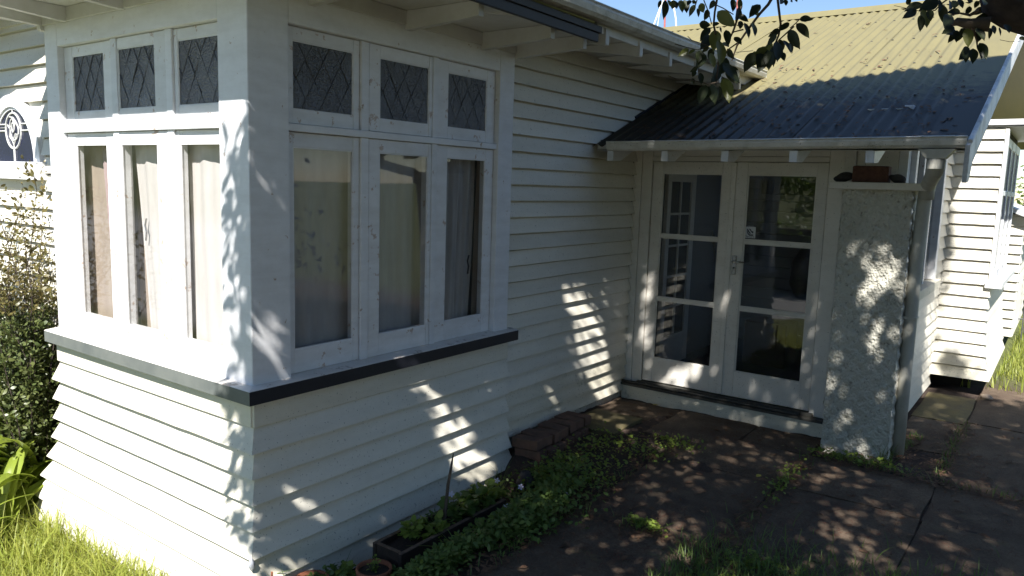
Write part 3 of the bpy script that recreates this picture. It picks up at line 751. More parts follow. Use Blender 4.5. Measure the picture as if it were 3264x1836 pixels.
# soffit, bargeboard, gable verge
mb = MB(); mb.prism([(-0.04, RY0+0.06, rz(RY0+0.06)-0.05), (-0.04, 4.2, rz(4.2)-0.05), (-0.04, 4.2, rz(4.2)-0.065), (-0.04, RY0+0.06, rz(RY0+0.06)-0.065)], (2.70, 0, 0)); mb.build('porch_ceiling', 'soffit', house)
mb = MB(); mb.prism([(2.665, RY0-0.06, rz(RY0-0.06)+0.012), (2.665, RYR, rz(RYR)+0.012), (2.665, RYR, rz(RYR)-0.16), (2.665, RY0+0.16, rz(RY0)-0.11), (2.665, RY0+0.05, rz(RY0)-0.235), (2.665, RY0-0.06, rz(RY0)-0.245)], (0.028, 0, 0)); mb.build('bargeboard', 'barge', house, 0.002)
mb = MB(); mb.tube([(2.685, RY0-0.03, rz(RY0-0.03)+0.022), (2.685, RYR, rz(RYR)+0.022)], 0.016, 8); mb.build('barge_roll', 'barge', house)
mb = MB(); mb.prism([(2.22, 4.2, rz(4.2)-0.11), (2.22, RYR, rz(RYR)-0.11), (2.22, RYR, rz(RYR)-0.125), (2.22, 4.2, rz(4.2)-0.125)], (0.445, 0, 0)); mb.build('verge_soffit', 'soffit', house)
gp2 = gutter_profile(0.105, 0.073)
mb = MB(); mb.prism([(0.115, RY0+0.055-d, 2.243+z) for d, z in gp2], (2.555, 0, 0.017)); pg = mb.build('gutter', 'gutter_porch', house)
mb = MB(); mb.prism([(0.113, RY0+0.055-d, 2.243+z*1.02) for d, z in [(0, 0.073), (0, 0.0), (0.08, 0), (0.105, 0.05), (0.105, 0.073)]], (0.004, 0, 0)); mb.build('gutter_stop_end', 'gutter_porch', pg)
mb = MB(); mb.prism([(2.40, RY0+0.062-d*1.06, 2.256+z*1.06) for d, z in gp2], (0.20, 0, 0.002)); mb.build('gutter_joiner', 'gutter_porch', pg)
part('porch_fascia', 'trim', (-0.03, 2.66, RY0+0.060, RY0+0.082, 2.245, 2.30))
for x in (0.138, 0.621, 1.107, 1.609, 2.112):
    mb = MB(); mb.prism([(x-0.028, 3.325, 2.160), (x-0.028, 3.325, 2.2415), (x-0.028, 3.40, 2.2415), (x-0.028, 4.12, 2.51), (x-0.028, 4.12, 2.44), (x-0.028, 3.46, 2.165)], (0.056, 0, 0)); mb.build('rafter', 'trim', house, 0.002)
# rainwater head and downpipe
dp = MB(); dp.tube([(2.40, 3.83, 2.02), (2.39, 3.86, 1.94), (2.372, 3.90, 1.5), (2.365, 3.96, 0.6), (2.36, 4.02, -0.02)], 0.046, 16, True); dpo = dp.build('downpipe', 'pipe', house, 0, True)
hx = 2.505
mb = MB(); mb.add([(hx-0.105, RY0+0.05, 2.25), (hx+0.105, RY0+0.05, 2.25), (hx+0.105, RY0-0.052, 2.25), (hx-0.105, RY0-0.052, 2.25), (hx-0.055, RY0+0.05, 2.19), (hx+0.055, RY0+0.05, 2.19), (hx+0.055, RY0-0.046, 2.19), (hx-0.055, RY0-0.046, 2.19)], [(0, 1, 2, 3), (4, 7, 6, 5), (0, 4, 5, 1), (1, 5, 6, 2), (2, 6, 7, 3), (3, 7, 4, 0)]); mb.build('rainwater_head', 'pipe', dpo)
mb = MB(); mb.tube([(hx, RY0, 2.20), (hx, RY0, 2.14), (hx-0.004, RY0+0.015, 2.11), (2.415, 3.79, 2.03), (2.405, 3.83, 2.0), (2.402, 3.84, 1.93)], [0.046, 0.048, 0.050, 0.049, 0.051, 0.050], 16, True); mb.build('elbow', 'pipe', dpo, 0, True)
MB().lathe([(0.047, -0.03), (0.054, -0.03), (0.054, 0.03), (0.047, 0.03)], (hx, RY0, 2.155), 18).build('pipe_collar', 'pipe', dpo)
part('pipe_bracket', 'pipe', (2.305, 2.415, 3.885, 3.995, 1.055, 1.073), parent=dpo)

# ---- door wall
dw = part('door_wall', 'interior_dark', (1.86, 2.20, YD+0.10, YD+0.16, 0.0, 2.55))
part('door_jamb', 'door', (XW+0.0, 0.030, YD-0.008, YD+0.12, 0.125, 2.50)); part('door_jamb', 'door', (0.032, 0.130, YD+0.004, YD+0.12, 0.125, 2.50))
part('door_jamb', 'door', (1.662, 1.775, YD+0.002, YD+0.12, 0.125, 2.50)); part('door_jamb', 'door', (1.777, 1.853, YD-0.008, YD+0.12, 0.0, 2.50))
part('door_head', 'door', (0.132, 1.660, YD+0.004, YD+0.12, 2.193, 2.235)); part('door_head', 'door', (0.132, 1.660, YD+0.014, YD+0.12, 2.237, 2.52))
part('upper_panel', 'door', (1.855, 2.150, YD+0.03, YD+0.09, 1.9, 2.60)); part('corner_post', 'trim', (2.152, 2.215, YD+0.03, YD+0.14, 0.05, 2.62))
part('base_board', 'board_dirty', (XW+0.01, 1.85, YD-0.055, YD+0.03, -0.06, 0.100))
part('threshold', 'threshold', (XW+0.015, 1.80, YD-0.085, YD+0.05, 0.101, 0.124)); 
mb = MB(); mb.tube([(XW+0.02, YD-0.060, 0.136), (1.60, YD-0.060, 0.136)], 0.012, 8); mb.build('weather_bar', 'threshold', house)
part('door_sill', 'threshold', (0.10, 1.70, YD-0.030, YD+0.10, 0.125, 0.152))
def leaf_door(x0, x1, gx0, gx1, handle):
    y0, y1 = YD+0.018, YD+0.062
    d = empty('door'); d.parent = house
    part('stile', 'door', (x0+0.003, gx0, y0, y1, 0.159, 2.189), parent=d); part('stile', 'door', (gx1, x1-0.003, y0, y1, 0.159, 2.189), parent=d)
    for n_, za, zb in (('bottom_rail', 0.160, 0.382), ('top_rail', 2.088, 2.188)):
        part(n_, 'door', (gx0-0.001, gx1+0.001, y0+0.001, y1, za, zb), parent=d)
    for zc in (1.522, 0.944): part('muntin', 'door', (gx0, gx1, y0+0.006, y1-0.004, zc-0.013, zc+0.013), parent=d)
    for za, zb in ((0.382, 0.931), (0.957, 1.509), (1.535, 2.088)):
        part('pane', 'glass', (gx0+0.002, gx1-0.002, y0+0.020, y0+0.024, za+0.001, zb-0.001), parent=d, bevel=0)
        bd = MB(); e = 0.010
        bd.box(gx0, gx0+e, y0+0.008, y0+0.020, za, zb); bd.box(gx1-e, gx1, y0+0.008, y0+0.020, za, zb); bd.box(gx0+e, gx1-e, y0+0.008, y0+0.020, za, za+e); bd.box(gx0+e, gx1-e, y0+0.008, y0+0.020, zb-e, zb); bd.build('glazing_bead', 'door', d)
    return d
dl = leaf_door(0.133, 0.896, 0.232, 0.789, False); dr = leaf_door(0.898, 1.660, 1.008, 1.572, True)
part('meeting_strip', 'door', (0.868, 0.912, YD+0.006, YD+0.0175, 0.165, 2.185), parent=dl)
hp = part('handle_plate', 'chrome', (0.926, 0.966, YD+0.008, YD+0.0175, 1.232, 1.396), parent=dr, bevel=0.004)
mb = MB(); mb.tube([(0.946, YD+0.010, 1.345), (0.946, YD-0.035, 1.345), (0.960, YD-0.045, 1.345), (1.045, YD-0.045, 1.349)], [0.009, 0.009, 0.009, 0.007], 10); mb.build('handle', 'chrome', dr, 0, True)
mb = MB(); mb.tube([(0.946, YD+0.009, 1.29), (0.946, YD+0.004, 1.29)], 0.008, 10); mb.build('keyhole', 'black', dr)
# security sticker on the upper pane of the right leaf
sx0, sz0, sw, sh = 1.014, 1.541, 0.088, 0.120; sy = YD+0.036
st = part('warning_sticker', 'label_white', (sx0, sx0+sw, sy, sy+0.0015, sz0, sz0+sh), parent=dr, bevel=0); st['label'] = 'small white security sticker with a dark slanted emblem'
nv = MB(); nv.box(sx0, sx0+sw, sy-0.0012, sy-0.0002, sz0+sh-0.012, sz0+sh); nv.box(sx0, sx0+sw, sy-0.0012, sy-0.0002, sz0, sz0+0.012)
def swoosh(pts): nv.add([(sx0+x*sw, sy-0.0012, sz0+z*sh) for x, z in pts], [tuple(range(len(pts)))])
swoosh([(0.16, 0.74), (0.18, 0.63), (0.44, 0.40), (0.58, 0.42), (0.38, 0.60), (0.24, 0.75)]); swoosh([(0.32, 0.77), (0.50, 0.74), (0.66, 0.58), (0.78, 0.60), (0.80, 0.47), (0.68, 0.46), (0.52, 0.60), (0.40, 0.70)])
swoosh([(0.17, 0.58), (0.22, 0.58), (0.34, 0.42), (0.46, 0.36), (0.80, 0.37), (0.80, 0.28), (0.42, 0.27), (0.26, 0.38), (0.17, 0.50)])
nv.build('sticker_print', 'label_navy', dr)
def text_mesh(txt, size, loc, mat, parent, name):
    cu = bpy.data.curves.new('txt', 'FONT'); cu.body = txt; cu.size = size; cu.align_x = 'CENTER'; cu.resolution_u = 2
    to = bpy.data.objects.new('txt', cu); COL.objects.link(to); bpy.context.view_layer.update()
    me = bpy.data.meshes.new_from_object(to.evaluated_get(bpy.context.evaluated_depsgraph_get()))
    bpy.data.objects.remove(to)
    for v in me.vertices: v.co = Vector((loc[0]+v.co.x, loc[1], loc[2]+v.co.y))
    me.materials.clear()
    return obj(name, me, mat, parent)
text_mesh('Secura', 0.029, (sx0+sw/2, sy-0.0014, sz0+0.0165), 'label_navy', dr, 'sticker_print')
text_mesh('WARNING', 0.0125, (sx0+sw/2, sy-0.0016, sz0+sh-0.0105), 'label_white', dr, 'sticker_print')

# ---- porch pillar of roughcast
def pillar():
    mb = MB(); x0, x1, y0, y1 = 1.856, 2.325, 3.80, 4.12
    def face(fn, nu, nv): mb.grid(fn, nu, nv)
    def rough(p, nrm):
        x, y, z = p; h = 0.006*(math.sin(41*x+19*z)*math.sin(37*z+23*y+11*x)+math.sin(71*z-53*x)*0.6) + random.uniform(-0.0045, 0.0055)
        return (x+nrm[0]*h, y+nrm[1]*h, z)
    H = 1.99; b0 = -0.06
    face(lambda u, v: rough((x0+(x1-x0)*u, y0, b0+(H-b0)*v), (0, -1)), 46, 150)
    face(lambda u, v: rough((x1, y0+(y1-y0)*u, b0+(H-b0)*v), (1, 0)), 26, 150)
    face(lambda u, v: rough((x0, y1-(y1-y0)*u, b0+(H-b0)*v), (-1, 0)), 10, 60)
    me = mb.mesh('porch_pillar', 0, True); bm = bmesh.new(); bm.from_mesh(me); bmesh.ops.remove_doubles(bm, verts=bm.verts, dist=0.004); bm.to_mesh(me); bm.free()
    return obj('porch_pillar', me, 'roughcast', house)
pl = pillar()
part('pillar_cap', 'door', (1.765, 2.415, 3.745, 4.16, 1.985, 2.038), parent=pl, bevel=0.005)

# ---- wing side wall (x = 2.22) with window
XS, Y2 = 2.22, 6.60
sw_o = part('wing_wall', 'void', (XS-0.10, XS-0.012, YD+0.16, 8.6, 0.0, 1.06)); part('wing_wall_upper', 'void', (XS-0.10, XS-0.012, 6.0, 8.6, 1.061, 3.1), parent=sw_o)
for k in range(26):
    zb = 0.02 + k*eb
    if zb > 3.0: break
    if 1.10 < zb+0.07 < 2.55: board(sw_o, 'board', 'y', XS, 1, 6.03, Y2, zb, eb, seg=2, thick=0.034)
    else: board(sw_o, 'board', 'y', XS, 1, max(YD+0.15, RY0+(zb+eb+0.16-RZP)/TG), Y2, zb, eb, seg=5, thick=0.026)
ww = empty('window'); ww.parent = house
for b_ in ((XS-0.06, XS+0.035, 4.28, 4.36, 1.17, 2.55), (XS-0.06, XS+0.035, 5.90, 6.02, 1.17, 2.55), (XS-0.06, XS+0.0, 4.36, 5.90, 2.45, 2.55)): part('window_frame', 'trim', b_, parent=ww)
for y in (4.86, 5.40): part('mullion', 'trim', (XS-0.05, XS+0.012, y-0.03, y+0.03, 1.17, 2.45), parent=ww)
for ya, yb in ((4.36, 4.83), (4.89, 5.37), (5.43, 5.90)): part('pane', 'glass', (XS-0.03, XS-0.026, ya, yb, 1.17, 2.45), parent=ww, bevel=0)
part('sill', 'board_dirty', (XS-0.04, XS+0.075, 4.26, 6.08, 1.085, 1.165), parent=ww)

# ---- second bay on the gable end
X3 = 2.655; Y3 = 8.75
bay = part('gable_bay', 'void', (XS+0.0, X3-0.015, Y2+0.02, Y3, 0.22, 2.70))
e3 = 0.119
def flare2(z): return float(np.interp(z, [0.1, 0.3, 0.55, 0.8, 2.7], [0.085, 0.045, 0.012, 0.0, 0.0]))
for k in range(22):
    zb = 0.145 + k*e3
    if zb > 2.55: break
    board(bay, 'board_dirty' if k < 2 else 'board', 'x', Y2, -1, XS+0.003, X3, zb, e3, flare2, mit1=1 if zb < 1.05 else 0, seg=5, thick=0.026)
    if zb < 1.0: board(bay, 'board', 'y', X3, 1, Y2, Y3, zb, e3, flare2, mit0=-1, seg=5, thick=0.026)
part('corner_board', 'trim', (X3-0.005, X3+0.028, Y2-0.026, Y2+0.10, 1.13, 2.62), parent=bay)
bw = empty('window'); bw.parent = house
for b_ in ((X3, X3+0.020, Y2+0.10, Y2+0.20, 1.13, 2.55), (X3, X3+0.020, Y2+0.72, Y2+0.80, 1.13, 2.55), (X3, X3+0.020, Y2+1.34, Y2+1.42, 1.13, 2.55), (X3, X3+0.020, Y3-0.14, Y3, 1.13, 2.55), (X3, X3+0.020, Y2+0.20, Y3-0.14, 2.46, 2.55), (X3, X3+0.020, Y2+0.20, Y3-0.14, 1.98, 2.03), (X3, X3+0.020, Y2+0.20, Y3-0.14, 1.13, 1.21)): part('window_frame', 'trim', b_, parent=bw)
for ya, yb in ((0.20, 0.72), (0.80, 1.34), (1.42, Y3-0.14-Y2)):
    part('pane', 'tglass', (X3, X3+0.006, Y2+ya, Y2+yb, 2.03, 2.46), parent=bw, bevel=0); part('pane', 'smoke_glass', (X3, X3+0.006, Y2+ya, Y2+yb, 1.21, 1.98), parent=bw, bevel=0)
part('sill', 'trim', (X3-0.03, X3+0.115, Y2-0.05, Y3, 1.07, 1.128), parent=bw)
part('bay_eave', 'soffit', (XS, X3+0.38, Y2-0.02, Y3+0.2, 2.64, 2.67), parent=bay); part('bay_fascia', 'trim', (XS, X3+0.40, Y2-0.045, Y2-0.022, 2.655, 2.71), parent=bay)
part('under_floor', 'void', (XS-0.08, X3-0.1, Y2+0.30, Y3, -0.1, 0.22), parent=bay)
mb = MB(); mb.prism([(XS-0.02, Y2+0.02, 2.6), (XS-0.02, RYR, rz(RYR)-0.12), (XS-0.02, 10.4, 2.6)], (0.015, 0, 0)); mb.build('gable_wall', 'board', house)

# ---- rooms behind the glass
part('bay_room_wall', 'interior', (-WL, XW-0.1, 2.20, 2.26, -0.1, 2.9), bevel=0); part('bay_room_wall', 'interior', (-WL-0.01, -WL+0.04, 0.1, 2.199, -0.1, 2.9), bevel=0); part('bay_floor', 'interior_dark', (-WL, XW, 0.12, 2.2, 0.3, 0.36), bevel=0)
part('bay_ceiling', 'interior', (-WL+0.02, XW-0.02, 0.09, 2.2, 2.80, 2.84), bevel=0)
part('hall_wall', 'interior', (XW-0.1, XS-0.1, 6.9, 6.96, 0.0, 2.6), bevel=0); part('hall_wall', 'interior', (XW-0.02, XW+0.02, YD+0.31, 6.9, 0.0, 2.6), bevel=0); part('hall_wall', 'interior', (XS-0.16, XS-0.105, YD+0.2, 4.27, 0.0, 2.6), bevel=0)
part('hall_floor', 'interior_dark', (XW, XS-0.1, YD+0.11, 6.9, 0.08, 0.14), bevel=0); part('hall_ceiling', 'interior', (XW-0.1, XS-0.02, YD+0.13, 6.95, 2.56, 2.60), bevel=0)
# panelled lining boards on the back wall of the hall
for k in range(18): part('lining_board', 'interior', (XW, XS-0.16, 6.872, 6.898, 0.16+k*0.13, 0.16+k*0.13+0.122), bevel=0.006)
idr = empty('inner_door'); idr.parent = house
dx0, dx1 = 0.022, 0.06
for b_ in ((4.66, 4.74, 0.15, 2.12), (5.24, 5.34, 0.15, 2.12)): part('door_frame', 'door', (dx0, dx1, *b_), parent=idr)
for b_ in ((4.74, 5.24, 0.15, 0.46), (4.74, 5.24, 2.02, 2.12)): part('door_frame', 'door', (dx0, dx1-0.001, *b_), parent=idr)
part('muntin', 'door', (dx0, dx1-0.004, 4.975, 5.0, 0.46, 2.02), parent=idr)
for z in (0.75, 1.06, 1.37, 1.69): part('muntin', 'door', (dx0, dx1-0.006, 4.74, 5.24, z, z+0.022), parent=idr)
part('pane', 'black', (dx0, dx1-0.02, 4.74, 5.24, 0.46, 2.02), parent=idr, bevel=0)
part('wall_frame', 'interior_dark', (0.25, 0.92, 6.84, 6.87, 1.92, 2.16))
bo = part('wooden_chest', 'box', (0.58, 1.02, 5.60, 6.0, 0.14, 0.60), parent=None, bevel=0.01); tag(bo, 'brown wooden chest on the hall floor behind the right-hand door', 'chest')
br = MB().tube([(0.54, 4.9, 0.16), (0.51, 4.9, 1.15), (0.44, 4.9, 1.56)], 0.013, 8).build('broom_handle', 'black', None); tag(br, 'dark broom handle leaning inside behind the left-hand glass door', 'broom handle')
hl = MB().tube([(1.30, 5.0, 0.98), (1.31, 5.0, 1.10), (1.31, 5.0, 1.32), (1.30, 5.0, 1.46)], [0.06, 0.13, 0.12, 0.03], 14).build('hanging_coat', 'black', None, 0, True); tag(hl, 'dark coat hanging inside near the right edge of the glass door', 'coat')

# ---- curtains
def curtain(name, face, a0t, a0b, a1t, a1b, z0, z1, d, amp, waves, mat, label, group='curtains in the bay window'):
    def fn(u, v):
        z = z0+(z1-z0)*v; a = (a0b+(a0t-a0b)*v)*(1-u)+(a1b+(a1t-a1b)*v)*u
        dd = d + amp*math.sin(2*math.pi*waves*u+0.6*math.sin(5*v))*(0.6+0.4*v) + 0.3*amp*math.sin(2*math.pi*waves*2.3*u+1)
        return (a, dd, z) if face == 'L' else (-dd, a, z)
    o = MB().grid(fn, 60, 12).build(name, mat, None, 0, True); tag(o, label, 'curtain', group); return o
curtain('curtain', 'L', -2.08, -2.08, -1.72, -1.62, 0.92, 2.6, 0.150, 0.010, 1.5, 'curtain_tan', 'tan curtain behind the left pane of the sunlit bay side')
curtain('curtain', 'L', -1.72, -1.60, -1.68, -1.50, 0.92, 2.4, 0.125, 0.006, 1.5, 'curtain_pink', 'narrow faded pink curtain edge in the left pane of the sunlit side')
curtain('curtain', 'L', -1.64, -1.46, -1.40, -1.38, 0.92, 2.6, 0.115, 0.008, 1.5, 'curtain', 'cream curtain slanting across left pane of the sunlit side')
curtain('curtain', 'L', -1.40, -1.40, -1.10, -1.02, 0.92, 2.6, 0.175, 0.010, 2.5, 'curtain_tan', 'tan layer painting shadow on the curtain in the middle pane of the sunlit side')  # tan layer stands for the frame's shadow on the cream curtain
curtain('curtain', 'L', -1.33, -1.16, -0.80, -0.80, 0.92, 2.6, 0.115, 0.007, 2.5, 'curtain', 'cream curtain hanging behind the middle pane of the sunlit side')
curtain('curtain', 'L', -0.86, -0.86, -0.62, -0.60, 0.92, 2.6, 0.165, 0.010, 2.5, 'curtain_tan', 'tan layer painting shadow on the curtain deep behind the right pane of the sunlit side')  # again curtain shadow made as a separate tan layer
curtain('curtain', 'L', -0.74, -0.68, -0.26, -0.25, 0.92, 2.6, 0.115, 0.007, 2.0, 'curtain', 'cream curtain behind the pane beside the sunlit corner post')
curtain('curtain', 'R', 0.25, 0.25, 0.86, 0.86, 0.92, 2.6, 0.115, 0.010, 2.5, 'curtain_grey', 'smooth grey curtain behind the left pane of the shaded side')
curtain('curtain', 'R', 0.86, 0.86, 1.40, 1.37, 0.92, 2.6, 0.125, 0.012, 2.5, 'curtain_grey', 'grey curtain behind the middle pane of the shaded side')
curtain('curtain', 'R', 1.40, 1.40, 1.93, 1.85, 0.92, 2.6, 0.135, 0.022, 4.5, 'curtain_grey', 'folded curtain swept aside in the right pane of the shaded side')
curtain('curtain', 'R', 1.92, 1.88, 2.06, 2.06, 0.92, 2.6, 0.12, 0.006, 1.0, 'curtain_tan', 'tan curtain strip at the right edge of the shaded side')
for i, (f_, a, z) in enumerate((('R', 1.80, 1.32), ('L', -1.53, 1.33), ('L', -1.15, 1.55))):
    pts = [(0, 0), (0.010, 0.05), (-0.004, 0.09), (0.012, 0.13)]
    mb = MB(); mb.tube([((a+p, 0.094, z+q) if f_ == 'L' else (-0.094, a+p, z+q)) for p, q in pts], 0.006, 6)
    o = mb.build('window_stay', 'black' if f_ == 'R' else 'chrome', house)

# ------------------------------------------------------------------ lean-to shed beyond
shed = empty('lean_to_shed', (2.3, 9.0, 0)); tag(shed, 'small sunlit weatherboard lean-to with lichened roof edge beyond the house', 'shed')
def loc(o, p): o.parent = p; o.matrix_parent_inverse = Matrix.Translation(-Vector(p.location)); return o
loc(part('wall', 'void', (2.0, 2.78, 9.03, 11.5, 0.25, 1.75), parent=None, bevel=0), shed)
for k in range(13):
    zb = 0.25 + k*0.115
    b_ = board(None, 'board', 'x', 9.0, -1, 2.0, 2.80, zb, 0.115, seg=3); loc(b_, shed)
    b_ = board(None, 'board', 'y', 2.78, 1, 9.0, 11.5, zb, 0.115, seg=3); loc(b_, shed)
mb = MB(); mb.prism([(1.9, 8.86, 2.10), (3.0, 8.86, 1.66), (3.0, 8.86, 1.71), (1.9, 8.86, 2.16)], (0, 2.8, 0)); loc(mb.build('roof', 'barge', None), shed)

# ------------------------------------------------------------------ things on the pillar cap
b_ = MB(); b_.box(-0.122, 0.122, -0.055, 0.055, 0, 0.118); o = b_.build('brick', 'brick', None, 0.006); o.location = (2.030, 3.85, 2.0385); tag(o, 'red brick standing on the pillar cap between two dark stones', 'brick')
def rock(name, r, loc_, mat, label, cat, seed, group=None, rot=(0, 0, 0)):
    rs = random.Random(seed); bm = bmesh.new(); bmesh.ops.create_icosphere(bm, subdivisions=3, radius=1)
    ph = [rs.uniform(0, 6) for _ in range(6)]
    for v in bm.verts:
        n_ = 1+0.10*math.sin(3*v.co.x+ph[0])*math.sin(2.5*v.co.y+ph[1])+0.07*math.sin(5*v.co.z+ph[2]+2*v.co.x)
        v.co = Vector((v.co.x*r[0]*n_, v.co.y*r[1]*n_, v.co.z*r[2]*n_))
    for f in bm.faces: f.smooth = True
    me = bpy.data.meshes.new(name); bm.to_mesh(me); bm.free()
    o = obj(name, me, mat); o.location = loc_; o.rotation_euler = rot; tag(o, label, cat, group); return o
rock('stone', (0.070, 0.045, 0.036), (1.838, 3.85, 2.071), 'stone', 'dark oval stone leaning left of the brick on the pillar cap', 'stone', 3, 'dark stones on the pillar cap', (0, -0.25, 0))
rock('stone', (0.062, 0.045, 0.032), (2.208, 3.85, 2.066), 'stone', 'dark oval stone leaning right of the brick on the pillar cap', 'stone', 4, 'dark stones on the pillar cap', (0, 0.3, 0))

# ------------------------------------------------------------------ loose brick edging beside the wall
bl, bh, bd = 0.225, 0.072, 0.105
bm_ = MB(); bm_.box(-bl/2, bl/2, -bd/2, bd/2, -bh/2, bh/2); brick_me = bm_.mesh('edging_brick', 0.004); brick_me.materials.append(M['brick_old'])
BR = [(0.165, 2.235, 0.052, 0.06), (0.16, 2.355, 0.058, -0.05), (0.165, 2.475, 0.045, 0.05), (0.15, 2.60, 0.055, -0.04), (0.15, 2.72, 0.058, 0.04), (0.145, 2.84, 0.062, -0.05), (0.14, 2.96, 0.058, 0.03),
      (0.19, 2.24, -0.026, 0.02), (0.21, 2.36, -0.03, 0.05), (0.205, 2.49, -0.03, -0.03), (0.195, 2.62, -0.026, 0.02), (0.185, 2.74, -0.02, 0.04), (0.18, 2.86, -0.02, 0.0)]
words = ['nearest the bay skirt', 'second from the bay skirt', 'third from the bay skirt', 'fourth from the bay skirt', 'fifth from the bay skirt', 'sixth from the bay skirt', 'farthest, beside the yellow mossy slab']
for i, (x, y, z, r) in enumerate(BR):
    o = obj('edging_brick', brick_me, None); o.location = (x, y, z); o.rotation_euler = (random.uniform(-.04, .04), random.uniform(-.06, .03), r)
    if i < 7: lab = 'old brick on top of the wall edging, ' + words[i]
    else: lab = 'old brick in the lower edging course, ' + ['nearest the bay skirt', 'second from the bay skirt', 'third from the bay skirt', 'fourth from the bay skirt', 'fifth from the bay skirt', 'last one towards the doors'][i-7]
    tag(o, lab, 'brick', 'bricks edging the wall')

# ------------------------------------------------------------------ planter, stick, pots
pt_o = empty('planter_box', (0.40, 1.03, -0.24)); tag(pt_o, 'long dark wooden planter box of weeds against the bay skirt', 'planter')
px0, px1, py0, py1, pz0, pz1 = 0.275, 0.500, 0.565, 1.52, -0.262, -0.062
def pside(x0, x1, y0, y1):
    o = part('side_board', 'planter', (x0, x1, y0, y1, pz0, pz1), parent=None, bevel=0.004); o.data.materials.append(M['planter_top'])
    for p in o.data.polygons:
        if p.normal.z > 0.6: p.material_index = 1
    return loc(o, pt_o)
pside(px1-0.026, px1, py0-0.002, py1); pside(px0, px0+0.026, py0, py1); pside(px0+0.0265, px1-0.0265, py0+0.004, py0+0.03); pside(px0+0.0265, px1-0.0265, py1-0.03, py1-0.004)
so_ = MB().grid(lambda u, v: (px0+0.02+(px1-px0-0.04)*u, py0+0.02+(py1-py0-0.04)*v, -0.105+0.012*math.sin(9*v)*math.sin(5*u+v*3)+random.uniform(-.006, .006)), 10, 34).build('soil', 'soil', None, 0, True); loc(so_, pt_o)
o = MB().tube([(0.415, 1.005, -0.12), (0.418, 1.02, 0.02), (0.412, 1.045, 0.16), (0.42, 1.06, 0.26), (0.424, 1.074, 0.35)], [0.011, 0.010, 0.010, 0.008, 0.003], 8).build('stick', 'twig', None, 0, True); tag(o, 'tapering grey stick standing up in the planter box', 'stick')
def pot(c, r, h, label):
    p = empty('flower_pot', c); tag(p, label, 'pot', 'terracotta pots at the bay foot')
    a = MB().lathe([(r*0.68, 0), (r*0.9, h*0.78), (r*0.94, h*0.78), (r*0.82, h*0.85), (r*0.62, 0.01)], c, 28).build('bowl', 'terracotta', None, 0, True); loc(a, p)
    a = MB().lathe([(r*0.93, h*0.76), (r, h*0.78), (r*1.01, h), (r*0.90, h), (r*0.88, h*0.80)], c, 28).build('rim', 'terracotta', None, 0, True); loc(a, p)
    a = MB().lathe([(0.0005, h*0.88), (r*0.5, h*0.90), (r*0.90, h*0.86)], c, 20).build('soil', 'soil', None, 0, True); loc(a, p)
pot((0.43, 0.43, -0.26), 0.095, 0.155, 'terracotta pot of soil in front of the planter box end')
pot((0.20, 0.20, -0.30), 0.09, 0.15, 'terracotta pot half hidden in weeds below the bay corner')
o = MB().tube([(0.16, -0.02, -0.25), (0.165, -0.02, -0.035)], 0.006, 6).build('plant_stake', 'terracotta', None); tag(o, 'thin reddish stake in the weeds below the bay corner', 'stake')

# ------------------------------------------------------------------ plants
def leaf_cloud(name, mat, P, L0, L1, wr, parent=None, up=0.6, seed=0, bend=0.15):
    r = np.random.default_rng(seed); n = len(P); az = r.uniform(0, 2*np.pi, n); el = r.normal(up, 0.45, n)
    D = np.stack([np.cos(az)*np.cos(el), np.sin(az)*np.cos(el), np.sin(el)], 1)
    N = np.stack([r.normal(0, 0.4, n), r.normal(0, 0.4, n), np.ones(n)], 1)
    L = r.uniform(L0, L1, n)
    me = leaves_mesh(name, P, D, N, L, L*wr*r.uniform(0.8, 1.15, n), bend); return obj(name, me, mat, parent)

def scatter(n, region, clump=None, seed=0, hz=(0, 0.05)):
    """region(n, rng) -> x, y arrays ; returns points above the ground"""
    r = np.random.default_rng(seed); x, y = region(n, r)
    return np.stack([x, y, gz(x, y)+r.uniform(hz[0], hz[1], len(x))], 1)

# lawn in front of the bay
def lawn():
    r = np.random.default_rng(11); n = 17000
    x = r.uniform(-3.4, 0.35, n); y = -0.02 - np.abs(r.normal(0, 0.75, n))
    keep = (y > -2.6) & ~((x > -0.1) & (y > -0.12)) & ~((x < -2.1) & (y > -0.22))
    off = np.array([flare(-0.4)+0.03]); keep &= y < -off
    x, y = x[keep], y[keep]; P = np.stack([x, y, gz(x, y)-0.01], 1); m = len(P)
    return obj('lawn_grass', blades_mesh('lawn_grass', P, r.gamma(4, 0.036, m), r.uniform(0.003, 0.010, m), r.uniform(0.1, 1.25, m), r.uniform(0, 2*np.pi, m)), 'grass')
tag(lawn(), 'long bright green grass at the foot of the sunlit bay skirt', 'grass', kind='stuff')
def far_grass():
    r = np.random.default_rng(12); n = 9000
    x = r.uniform(2.45, 4.6, n); y = r.uniform(6.85, 13, n); keep = ~((x < X3+0.1) & (y < 8.9) & (y > Y2+0.3)) & ~((x < 2.8) & (y > 9)); keep &= ~((x > 2.78) & (y < 7.6) & (r.random(n) < 0.8))
    x, y = x[keep], y[keep]; P = np.stack([x, y, gz(x, y)], 1); m = len(P)
    return obj('back_lawn_grass', blades_mesh('back_lawn_grass', P, r.uniform(0.05, 0.2, m), r.uniform(0.006, 0.012, m), r.uniform(0.1, 0.8, m), r.uniform(0, 6.28, m), 3), 'grass')
tag(far_grass(), 'sunlit grass around the lean-to beyond the gable bay', 'grass', kind='stuff')

